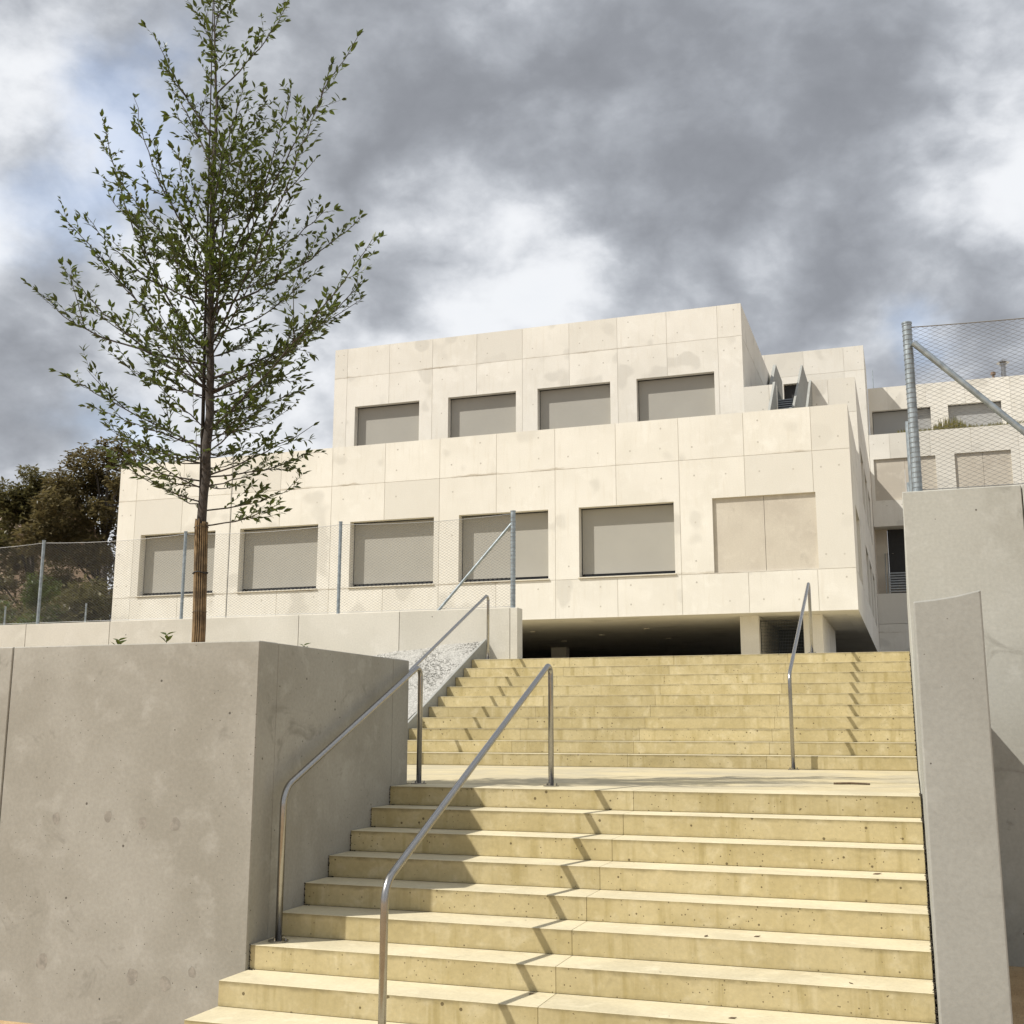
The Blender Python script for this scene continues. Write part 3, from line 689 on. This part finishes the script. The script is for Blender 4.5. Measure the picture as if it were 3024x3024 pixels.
for x in (-0.28, 1.03): box('gate_post', M['frame'], gt, x-0.012, x+0.012, 28.3, 28.34, ZP, 3.88)
box('top_bar', M['frame'], gt, -0.267, 1.017, 28.3, 28.34, 3.83, 3.86)
b = MB()
for i in range(1, 26): b.box(-0.28+i*0.05-0.003, -0.28+i*0.05+0.003, 28.31, 28.318, ZP+0.03, 3.83)
for i in range(1, 23): b.box(-0.27, 1.02, 28.319, 28.326, ZP+0.03+i*0.1-0.004, ZP+0.03+i*0.1+0.004)
tag(b.build('gate_mesh', M['darksteel'], gt), kind='stuff')
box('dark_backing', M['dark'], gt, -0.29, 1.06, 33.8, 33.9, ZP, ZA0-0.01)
for x, y in ((-8.98, 31.5), (-4.7, 31.5), (-4.85, 36.3), (-6.93, 33.7), (-9.2, 36.3)):
    b = MB(); b.tube([(x, y, ZA0-0.03), (x, y, ZA0)], 0.11, 20); b.build('downlight', M['sill'], sb)
# roof terrace stairs
stw = [((-0.33, -0.24), [(32.2, 10.4), (36.235, 13.1), (36.235, 14.05), (35.9, 14.05), (32.2, 11.2)]),
       ((1.05, 1.138), [(32.2, 10.4), (36.235, 13.1), (36.235, 14.05), (36.1, 14.05), (32.2, 11.2)]),
       ((0.33, 0.42), [(36.3, 12.0), (50.0, 14.5), (50.0, 16.5), (41.8, 16.5), (36.3, 13.05)]),
       ((-0.60, -0.50), [(36.66, 12.0), (42.0, 14.5), (42.0, 14.85), (38.9, 14.85), (36.66, 13.25)]),
       ((-1.40, -1.25), [(44.0, 14.0), (50.0, 14.5), (50.0, 18.3), (47.0, 18.3), (44.0, 16.0)])]
for (xa, xb), pf in stw:
    b = MB(); b.prism_x(xa, xb, pf); b.build('stair_wall', M['cheek'], sb)
for i in range(7):
    y = 36.9+i*0.28; z = 12.75+i*0.17+0.25
    box('stair_tread', M['tread'], sb, -0.45, 0.325, y, y+0.26, z, z+0.045)
box('stair_backing', M['darksteel'], sb, -0.48, 0.325, 38.95, 39.05, 12.0, 14.0)
b = MB(); b.tube([(-0.47, 36.9, 13.4), (-0.47, 38.9, 14.6)], 0.025, 8); b.tube([(-0.47, 36.9, 12.6), (-0.47, 36.9, 13.4)], 0.02, 8); b.build('stair_rail', M['galv'], sb)

# ------------------------------------------------------------------ the wing on the right
wg = empty('school_wing'); tag(wg, 'distant cream concrete building wing at the right with a planted terrace', 'building')
YL, YH = 53.9, 58.5
plugs = MB()
fl = front(YL); fh = front(YH)
bk = [(2.99, 6.11, 12.40, 14.66), (7.05, 9.79, 12.40, 14.68), (11.2, 14.2, 12.40, 14.68)]
facade(wg, fl, 2.81, 26, 11.0, 16.03, [3.85, 5.89, 7.92, 10.19, 12.2, 14.3, 16.3, 18.4], [12.38], bk, plugs=plugs)
for h in bk: blank(wg, fl, h, 0.10, (h[0]+h[1])/2)
hw = [(2.98, 6.17, 16.25, 18.57), (7.11, 9.91, 16.25, 18.59), (11.4, 14.6, 16.25, 18.59)]
facade(wg, fh, 2.81, 26, 15.1, 19.95, [3.88, 5.95, 8.05, 10.42, 12.5, 14.6], [], hw, plugs=plugs)
for h in hw: window(wg, fh, h, blind='blind_grey', sill=False)
tag(plugs.build('tie_hole_plugs', M['plug'], wg), kind='stuff')
box('terrace', M['white'], wg, 2.82, 26, YL+0.41, YH-0.005, 15.0, 15.4)
box('roof', M['white'], wg, 2.82, 26, YH+0.41, 70, 19.2, 19.5)
box('wall', M['recess'], wg, 2.82, 3.45, 55.1, 55.3, 7.2, 11.05)
box('ceiling', M['white'], wg, 2.81, 12, YL+0.401, 55.5, 11.01, 11.4)
dr = box('door', M['dark'], wg, 3.46, 4.60, 55.12, 55.2, 8.69, 11.0)
b = MB(); b.tube([(3.63, 55.12, 9.69), (3.63, 55.06, 9.69), (3.73, 55.06, 9.69)], 0.015, 6); b.build('door_handle', M['steel'], dr)
box('wall', M['recess'], wg, 4.605, 12, 55.1, 55.3, 7.2, 11.05)
box('base_wall', M['white'], wg, 2.80, 12, 52.6, 52.9, ZP, 5.71)
box('base_wall', M['white'], wg, 2.80, 12, 52.61, 52.9, 5.73, 7.28)
for i in range(9):
    y = 52.95+i*0.24; box('stair_tread', M['tread'], wg, 3.46, 5.0, y, y+0.235, 7.26+i*0.165, 7.33+i*0.165)
box('stair_backing', M['dark'], wg, 3.46, 5.0, 55.05, 55.09, 7.2, 8.68)
b = MB()
for x in (3.28, 3.42): b.tube([(x, 52.95, 7.28), (x, 52.95, 8.35), (x, 55.0, 9.7)], 0.022, 8)
b.build('stair_rail', M['galv'], wg)
b = MB(); b.tube([(10.3, 60.0, 19.4), (10.3, 60.0, 21.2)], 0.14, 14); b.tube([(10.3, 60, 21.2), (10.3, 60, 21.42)], [0.36, 0.05], 14); b.tube([(10.3, 60, 21.05), (10.3, 60, 21.15)], 0.2, 14); b.build('flue', M['steel'], wg)
b = MB(); b.tube([(9.75, 60.2, 19.4), (9.75, 60.2, 20.6)], 0.07, 10); b.tube([(9.75, 60.2, 20.6), (9.75, 60.2, 20.75)], 0.14, 10); b.build('vent_pipe', M['tile'], wg)
b = MB(); b.tube([(3.12, 59.5, 19.4), (3.12, 59.5, 21.35)], 0.025, 6); b.build('lightning_rod', M['galv'], wg)

# ------------------------------------------------------------------ vegetation
def leaf_mesh(L_, Wd):
    fold = 0.16*Wd
    pr = [(0, 0), (0.18, 0.62), (0.42, 1.0), (0.70, 0.68), (1, 0)]
    v_ = [(0, 0, 0)]; mid = []; lt = []; rt = []
    vs2 = []; 
    for t, w in pr:
        z = -0.10*L_*t*t
        vs2.append((0, L_*t, z)); 
    left = [(-Wd/2*w, L_*t, fold*w-0.10*L_*t*t) for t, w in pr[1:-1]]; right = [(Wd/2*w, L_*t, fold*w-0.10*L_*t*t) for t, w in pr[1:-1]]
    V = vs2+left+right; F = [(0,1,5),(1,2,6,5),(2,3,7,6),(3,4,7),(1,0,8),(2,1,8,9),(3,2,9,10),(4,3,10)]
    return V, F
LV, LF = leaf_mesh(1.0, 0.41)
def leaf_matrix(pos, d, roll, size):
    d = d.normalized(); up = Vector((0, 0, 1)); x = d.cross(up)
    if x.length < 1e-3: x = Vector((1, 0, 0))
    x.normalize(); z = x.cross(d)
    x2 = x*math.cos(roll)+z*math.sin(roll); z2 = x2.cross(d)
    mm = Matrix((x2*size, d*size, z2*size)).transposed().to_4x4(); mm.translation = pos; return mm
def bez(a, b_, c, t): return a*(1-t)**2 + b_*2*t*(1-t) + c*t*t
rt = random.Random(11)
TX, TY = -1.45, -0.7
tr = empty('young_tree'); tag(tr, 'slender young tree with bamboo wrapped trunk growing behind the planter wall', 'tree')
trunk = [Vector((TX, TY, 0.85)), Vector((-1.445, TY, 1.2)), Vector((-1.48, TY, 2.21)), Vector((-1.47, TY+.02, 3.04)), Vector((-1.49, TY, 4.01)), Vector((-1.52, TY-.02, 5.01)), Vector((-1.555, TY, 6.05)), Vector((-1.66, TY, 7.35))]
tw_r = [0.041, 0.041, 0.040, 0.040, 0.030, 0.021, 0.013, 0.003]
def trunk_at(z):
    for a, c in zip(trunk[:-1], trunk[1:]):
        if a.z <= z <= c.z:
            f = (z-a.z)/(c.z-a.z); return a.lerp(c, f)
    return trunk[-1].copy()
def trunk_rad(z):
    for a, c, ra, rc in zip(trunk[:-1], trunk[1:], tw_r[:-1], tw_r[1:]):
        if a.z <= z <= c.z: return ra+(rc-ra)*(z-a.z)/(c.z-a.z)
    return 0.003
fine = []; frad = []
for i in range(46):
    z = 0.85+(7.35-0.85)*i/45; p = trunk_at(z); fine.append(p+Vector((rt.uniform(-.008, .008), rt.uniform(-.008, .008), 0))); frad.append(trunk_rad(z)*rt.uniform(0.94, 1.08))
b = MB(); b.tube(fine, frad, 10); b.build('trunk', M['bark'], tr, smooth=True)
tips = [(-3.29, 4.44), (-3.0, 3.62), (-3.11, 4.67), (-3.23, 5.26), (-2.91, 5.18), (-2.67, 5.33), (-2.79, 6.1), (-2.46, 6.31), (-2.27, 6.9), (-2.07, 6.36), (-1.77, 7.2), (-1.56, 7.18), (-1.48, 7.14), (-0.85, 6.97), (-0.14, 6.45), (-0.38, 6.23), (-0.78, 6.11), (-1.04, 5.98), (-0.4, 4.87), (-0.06, 4.73), (0.07, 4.51), (-0.03, 4.17), (-0.26, 4.03), (-0.56, 3.64), (-0.67, 3.78), (-0.49, 3.28), (-2.69, 3.32), (-2.36, 3.04), (-1.95, 2.69), (-1.83, 2.52), (-0.69, 3.1), (-0.44, 2.94), (-0.5, 2.71), (-0.58, 2.44), (-0.74, 2.3)]
branches = []
for x, z in tips:
    r = abs(x-TX); dy = rt.uniform(-0.45, 0.45)*min(1, r+0.2); f = 1+dy/8.14
    branches.append(Vector((4.12+(x-4.12)*f, TY+dy, 0.476+(z-0.476)*f)))
for i in range(34):     # branches reaching towards and away from the camera
    z = rt.uniform(2.6, 5.5); rad = (1.15 if z < 5 else 1.15-(z-5)*0.5)*rt.uniform(0.4, 0.95); a = rt.choice([1, -1])*math.pi/2 + rt.uniform(-0.75, 0.75)
    if math.sin(a) < 0: rad *= 0.72
    branches.append(Vector((TX+math.cos(a)*rad, TY+math.sin(a)*rad, z)))
for i in range(32):     # short leafy shoots filling the middle of the crown
    z = 2.5+3.7*((i+rt.random())/32)**1.15; rad = (0.95 if z < 5.4 else 0.95-(z-5.4)*0.45)*rt.uniform(0.35, 1.0); a = rt.random()*6.283
    branches.append(Vector((TX+math.cos(a)*rad, TY+math.sin(a)*rad, z)))
bb = MB(); leaves = []
def add_leaf(p, d):
    leaves.append((p, d, rt.uniform(-0.9, 0.9), rt.choice((rt.uniform(0.036, 0.06), rt.uniform(0.055, 0.088)))))
def twig(p0, d, ln, r0):
    c = p0+d*ln*0.5+Vector((0, 0, rt.uniform(-0.02, 0.03))); e = p0+d*ln+Vector((rt.uniform(-.03, .03), rt.uniform(-.03, .03), 0.12*ln))
    ps = [bez(p0, c, e, i/4) for i in range(5)]; bb.tube(ps, [r0, r0*0.85, r0*0.7, r0*0.5, r0*0.3], 4)
    nl = max(4, int(ln/0.027))
    for i in range(nl):
        t = (i+0.6)/nl; q = bez(p0, c, e, t); tg = (e-p0).normalized(); sd_ = Vector((rt.uniform(-1, 1), rt.uniform(-1, 1), rt.uniform(-0.7, 0.6)))
        add_leaf(q, (tg*0.7+sd_*0.8).normalized())
    for _ in range(3): add_leaf(e, ((e-c).normalized()+Vector((rt.uniform(-.7, .7), rt.uniform(-.7, .7), rt.uniform(-.3, .4)))).normalized())
for tip in branches:
    r = math.hypot(tip.x-TX, tip.y-TY)
    hi = min(1, max(0, (tip.z-2.2)/4.0)); drop = r*(0.12+0.62*hi+0.85*hi**3)+0.10
    drop *= rt.uniform(0.65, 1.25); za = max(2.15, tip.z-drop)
    a = trunk_at(za); mid = a.lerp(tip, 0.5); ctrl = mid+Vector(((tip.x-a.x)*rt.uniform(-0.05, 0.28)+rt.uniform(-.1, .1)*r, (tip.y-a.y)*0.15+rt.uniform(-.12, .12)*r, -rt.uniform(-0.04, 0.18)*(tip.z-a.z)-0.05*r))
    ln = (tip-a).length; nseg = max(6, int(ln/0.09)); r0 = min(0.011, 0.0030+0.0045*ln, trunk_rad(za)*0.6)
    ps = []
    for i in range(nseg+1):
        t = i/nseg; p = bez(a, ctrl, tip, t); j = 0.010*min(1, t*3)
        ps.append(p+Vector((rt.uniform(-j, j), rt.uniform(-j, j), rt.uniform(-j, j))))
    bb.tube(ps, [r0*(1-0.85*i/nseg)+0.0008 for i in range(nseg+1)], 6)
    if ln > 0.8:      # forks
        for _f in range(2 if ln > 1.3 else 1):
            t = rt.uniform(0.25, 0.62); p = bez(a, ctrl, tip, t); tg = (bez(a, ctrl, tip, t+.03)-p).normalized()
            sd_ = Vector((rt.uniform(-1, 1), rt.uniform(-1, 1), rt.uniform(-.2, .9))).normalized(); fl_ = min(0.5, ln*rt.uniform(0.22, 0.42))
            e = p+(tg*0.8+sd_*0.6).normalized()*fl_; c2 = p.lerp(e, .5)+Vector((0, 0, -0.04*fl_))
            bb.tube([bez(p, c2, e, q/5) for q in range(6)], [r0*0.55*(1-0.14*q) for q in range(6)], 5)
            q = 0.12
            while q < 1:
                pp = bez(p, c2, e, q); twig(pp, ((e-p).normalized()+Vector((rt.uniform(-1, 1), rt.uniform(-1, 1), rt.uniform(-.5, .6)))*0.8).normalized(), rt.uniform(0.06, 0.2), 0.002); q += rt.uniform(0.12, 0.28)
    bare = rt.uniform(0.15, 0.75); lush = rt.uniform(0.7, 1.0)
    s = 0.18*ln; side_ = 1
    while s < ln*0.97:
        t = s/ln; p = bez(a, ctrl, tip, t); tg = (bez(a, ctrl, tip, min(1, t+.02))-p).normalized()
        sd_ = tg.cross(Vector((rt.uniform(-.5, .5), rt.uniform(-.5, .5), 1))).normalized()*side_; side_ = -side_
        dd = (tg*rt.uniform(0.6, 1.0)+sd_*rt.uniform(0.35, 0.9)+Vector((0, 0, rt.uniform(-.25, .35)))).normalized()
        L2 = rt.uniform(0.10, 0.42)*(1-0.62*t)+0.03
        if rt.random() < lush*(0.45 if abs(t-bare) < 0.10 else 1.0): twig(p, dd, L2, 0.0026)
        s += rt.uniform(0.055, 0.11)
    for i in range(int(ln/0.05)):
        t = 0.35+0.65*i/max(1, int(ln/0.05)); p = bez(a, ctrl, tip, t); tg = (tip-ctrl).normalized()
        if rt.random() < 0.7: add_leaf(p, (tg*0.6+Vector((rt.uniform(-1, 1), rt.uniform(-1, 1), rt.uniform(-.6, .6)))*0.8).normalized())
    for _ in range(4): add_leaf(tip, ((tip-ctrl).normalized()+Vector((rt.uniform(-.6, .6), rt.uniform(-.6, .6), rt.uniform(-.3, .5)))).normalized())
z = 3.2
while z < 7.3:      # leafy spurs on the leader itself
    a = rt.random()*6.283; twig(trunk_at(z), Vector((math.cos(a), math.sin(a), rt.uniform(0.5, 1.4))).normalized(), rt.uniform(0.10, 0.30), 0.0024); z += rt.uniform(0.05, 0.10)
for tip in branches:
    if math.hypot(tip.x-TX, tip.y-TY) < 0.5 and tip.z > 5.5:
        for _ in range(9):
            q = trunk_at(tip.z-1.3).lerp(tip, rt.random()); a = rt.random()*6.283; twig(q, Vector((math.cos(a), math.sin(a), rt.uniform(0.5, 1.4))).normalized(), rt.uniform(0.06, 0.16), 0.002)
bb.build('branches', M['bark'], tr, smooth=True)
lm = bpy.data.meshes.new('leaf'); lm.from_pydata(LV, [], LF); lm.materials.append(M['leaf']); lm.update()
print('LEAVES', len(leaves))
leaves.sort(key=lambda q: (q[0]-Vector((4.12, -8.84, 0.476))).length - q[3]*40)
for p, d, roll, s in leaves[:300]:
    o = bpy.data.objects.new('leaf', lm); COL.objects.link(o); o.parent = tr; o.matrix_local = leaf_matrix(p, d, roll, s)
b = MB()
for p, d, roll, s in leaves[300:]:
    mm = leaf_matrix(p, d, roll, s); q = len(b.v); b.v += [tuple(mm @ Vector(v_)) for v_ in LV]; b.f += [tuple(q+i for i in f) for f in LF]
me = b.mesh('foliage'); tag(link('foliage', me, M['leaf'], tr), kind='stuff')
# bamboo wrap round the trunk
wr = empty('bamboo_wrap'); wr.parent = tr
ns = 18
for i in range(ns):
    a = 2*math.pi*i/ns; rr = 0.050*rt.uniform(0.96, 1.06); top = 2.20+rt.uniform(-0.035, 0.02)
    ps = []
    for z in (0.86, 1.3, 1.75, top):
        c = trunk_at(z); ps.append((c.x+rr*math.cos(a)+rt.uniform(-.002, .002), c.y+rr*math.sin(a)+rt.uniform(-.002, .002), z))
    b = MB(); b.tube(ps, [0.0080*rt.uniform(.6, 1.1)]*4, 6); b.build('slat', M['bamboo'], wr)
for z, rr, rd in ((1.75, 0.061, 0.006), (2.14, 0.060, 0.0025), (1.42, 0.060, 0.002), (1.15, 0.060, 0.002)):
    c = trunk_at(z); b = MB(); b.tube([(c.x+rr*math.cos(q*math.pi/9), c.y+rr*math.sin(q*math.pi/9), z+0.006*math.sin(q)) for q in range(19)], rd, 6); b.build('tie', M['tie'] if rd > .005 else M['hollow'], wr)

# seedlings peeping over the planter wall
def seedling(x, y, ztop, n, size, label):
    s = empty('seedling'); tag(s, label, 'plant', 'seedlings above the planter wall')
    b = MB(); e = Vector((x+rt.uniform(-.02, .02), y, ztop-0.03)); b.tube([(x, y, 0.97), (x+.005, y, (0.97+ztop)/2), e], [0.004, 0.003, 0.002], 6); b.build('stem', M['bark'], s)
    for i in range(n):
        a = i*2.4+0.4; hgt = e.z-0.028*(i//2); d = Vector((math.cos(a), math.sin(a)*0.7, 0.45 if i < n-2 else 1.0))
        o = bpy.data.objects.new('leaf', lm); COL.objects.link(o); o.parent = s; o.matrix_local = leaf_matrix(Vector((x, y, hgt)), d, rt.uniform(-.4, .4), size*rt.uniform(.8, 1.1))
seedling(-1.78, -1.3, 1.175, 6, 0.085, 'drooping leafy seedling above the wall, farthest left')
seedling(-1.33, -1.3, 1.21, 6, 0.08, 'upright leafy seedling just left of the wrapped trunk')
seedling(-0.08-0.1, -1.2, 1.11, 7, 0.06, 'small seedling above the wall corner right of the trunk')

# background trees
def crown_mesh(rnd, blobs, n, size, flat=0.5):
    b = MB()
    tot = sum(r[0]*r[1]*r[2] for _, r in blobs)
    for (c, r) in blobs:
        k = int(n*r[0]*r[1]*r[2]/tot)
        for _ in range(k):
            u = Vector((rnd.gauss(0, 1), rnd.gauss(0, 1), rnd.gauss(0, 1))).normalized()*(rnd.random()**0.42)
            p = Vector(c)+Vector((u.x*r[0], u.y*r[1], u.z*r[2]))
            for _q in range(4):
                d = Vector((rnd.uniform(-1, 1), rnd.uniform(-1, 1), rnd.uniform(-0.5, 0.5))).normalized(); s = size*rnd.uniform(.6, 1.2)
                sd_ = d.cross(Vector((rnd.uniform(-.4, .4), rnd.uniform(-.4, .4), 1))).normalized()*s*0.22
                b.poly([p, p+d*s*0.55+sd_, p+d*s+Vector((0, 0, -0.15*s)), p+d*s*0.55-sd_])
    return b.mesh('crown')
def bg_tree(x, y, z0, ztop, rad, n, seed, mat, label, size=0.34):
    rnd = random.Random(seed); t = empty('background_tree'); tag(t, label, 'tree', 'dark trees behind the fence')
    b = MB(); b.tube([(x, y, z0-0.2), (x+.2, y, z0+(ztop-z0)*.35), (x-.1, y, z0+(ztop-z0)*.9)], [0.32, 0.24, 0.04], 10); limbs = []
    blobs = []
    for i in range(46):
        f = rnd.random(); zz = z0+(ztop-z0)*(0.13+0.80*f); rr = rad*(math.sin(math.pi*min(1, 0.20+0.74*f))**0.6)*rnd.uniform(.35, .95); a = rnd.random()*6.283
        c = (x+rr*math.cos(a), y+rr*math.sin(a), zz); s = rnd.uniform(0.7, 1.3)
        blobs.append((c, (s, s, s*0.85)))
        if i % 2 == 0: b.tube([(x, y, z0+(ztop-z0)*(0.1+0.55*f)), ((x+c[0])/2, (y+c[1])/2, zz-0.6), c], [0.09, 0.05, 0.015], 5)
    for i in range(16):
        a = rnd.random()*6.283; rr = rad*rnd.uniform(0, .6); c = (x+rr*math.cos(a), y+rr*math.sin(a), ztop-rnd.uniform(0.2, 1.4)-0.25*rr*rr/rad); blobs.append((c, (0.55, 0.55, 0.55)))
    b.build('trunk', M['bark'], t, smooth=True)
    link('crown', crown_mesh(rnd, blobs, n, size), mat, t)
bg_tree(-37.0, 42.0, 1.5, 16.0, 4.4, 7000, 3, M['bgleaf'], 'tall rust brown tree close to the left end of the building')
bg_tree(-43.2, 43.5, 1.5, 15.1, 4.2, 6500, 4, M['bgleaf2'], 'tall dark olive tree at the left edge behind the fence')
bg_tree(-49.5, 46.0, 1.5, 13.6, 4.2, 5500, 5, M['bgleaf'], 'lower brown tree in front of the tiled house')
def shrub(x, y, z0, ztop, rad, n, seed, mat, label, size=0.14):
    rnd = random.Random(seed); t = empty('shrub'); tag(t, label, 'shrub')
    b = MB(); blobs = []
    for i in range(14):
        a = rnd.random()*6.283; f = rnd.random(); c = (x+rad*.7*f*math.cos(a), y+rad*.7*f*math.sin(a), z0+(ztop-z0)*rnd.uniform(.15, .9)); blobs.append((c, (rad*.36,)*3))
        b.tube([(x, y, z0), ((x+c[0])/2, (y+c[1])/2, (z0+c[2])/2+.1), c], [0.02, 0.014, 0.004], 5)
    b.build('stems', M['bark'], t); link('crown', crown_mesh(rnd, blobs, n, size), mat, t)
shrub(-20.3, 18.5, 1.5, 5.2, 1.0, 1000, 21, M['shrub'], 'fresh green shrub behind the mesh fence at far left')
shrub(-23.0, 19.5, 1.5, 4.3, 1.3, 1000, 22, M['shrub'], 'wide low green shrub at the left edge of the fence')
# dark hedge mass in the gap below the trees
rnd = random.Random(31); blobs = []
for i in range(90):
    x = rnd.uniform(-50, -25.5); blobs.append(((x, rnd.uniform(33, 37), rnd.uniform(1.6, 6.6)), (1.1, 1.0, 1.0)))
for i in range(60):
    x = rnd.uniform(-40, -26.5); blobs.append(((x, rnd.uniform(25, 29), rnd.uniform(1.6, 4.6)), (1.0, 0.9, 0.9)))
hd = link('hedge', crown_mesh(rnd, blobs, 20000, 0.34), M['bgleaf2']); tag(hd, 'dark tangled hedge filling the background below the trees', 'hedge', kind='stuff')
# house behind
hs_ = empty('house'); tag(hs_, 'brown tiled house half hidden behind the trees at far left', 'house')
box('wall', M['render'], hs_, -72, -56.4, 56, 66, 1.4, 14.2)
b = MB(); b.prism_x(-73, -55.9, [(55.4, 14.0), (66.6, 14.0), (61, 18.4)]); b.build('roof', M['tile'], hs_)
# terrace planting on the wing
b = MB(); rnd = random.Random(41)
for i in range(1500):
    x = rnd.uniform(4.4, 12.0); hgt = 0.35+0.75*max(0, math.sin(x*1.3-1.2))**2*rnd.random()+rnd.random()*0.2
    y = rnd.uniform(54.4, 55.2); p = Vector((x, y, 15.4)); e = p+Vector((rnd.uniform(-.25, .25), rnd.uniform(-.2, .2), 0.45+hgt))
    s = Vector((0.035, 0, 0)); mdp = p.lerp(e, .6); b.poly([p-s*.5, p+s*.5, mdp+s, e, mdp-s])
tag(b.build('terrace_planting', M['grass']), 'low straw green planting along the terrace of the right wing', 'plants', kind='stuff')

# ------------------------------------------------------------------ small litter on the steps
def dry_leaf(x, k, yoff, a, s, label):
    z = -k*H; y = -k*T+yoff
    b = MB(); ca, sa = math.cos(a), math.sin(a)
    pts = [(-1, 0, .05), (-.4, .35, .22), (.4, .3, .12), (1, 0, .30), (.4, -.3, .14), (-.4, -.35, .05)]
    top = [(x+s*(ca*u-sa*w), y+s*(sa*u+ca*w), z+s*h_+0.002) for u, w, h_ in pts]; bot = [(p[0], p[1], p[2]-0.0025) for p in top]
    q = len(b.v); b.v += top+bot; n = 6
    b.f += [tuple(q+i for i in range(n)), tuple(q+n+i for i in range(n-1, -1, -1))]+[(q+i, q+n+i, q+n+(i+1) % n, q+(i+1) % n) for i in range(n)]
    tag(b.build('fallen_leaf', M['dryleaf']), label, 'leaf', 'dry leaves on the steps')
dry_leaf(3.17, 5, 0.14, 0.4, 0.020, 'curled brown leaf on the sixth step, right of two')
dry_leaf(2.88, 5, 0.05, 1.2, 0.020, 'curled brown leaf on the sixth step, left of two')
dry_leaf(3.85, 3, 0.20, 0.2, 0.028, 'brown leaf near the right end of the fourth step')
dry_leaf(3.72, 6, 0.10, 2.4, 0.016, 'small brown leaf on the seventh step by the right end')
dry_leaf(1.93, 7, 0.28, 0.8, 0.018, 'small brown leaf beside the rail shadow near the bottom')
dry_leaf(3.12, 7, 0.10, 0.1, 0.022, 'flat brown leaf at the lower right of the steps')
b = MB(); b.tube([(3.45, 1.6, 0.008), (3.60, 1.61, 0.012), (3.75, 1.60, 0.008)], [0.010, 0.011, 0.008], 6); tag(b.build('slot', M['dryleaf']), 'short dark slot in the landing', 'slot')  # added raised tube standing in for a black slot in the landing
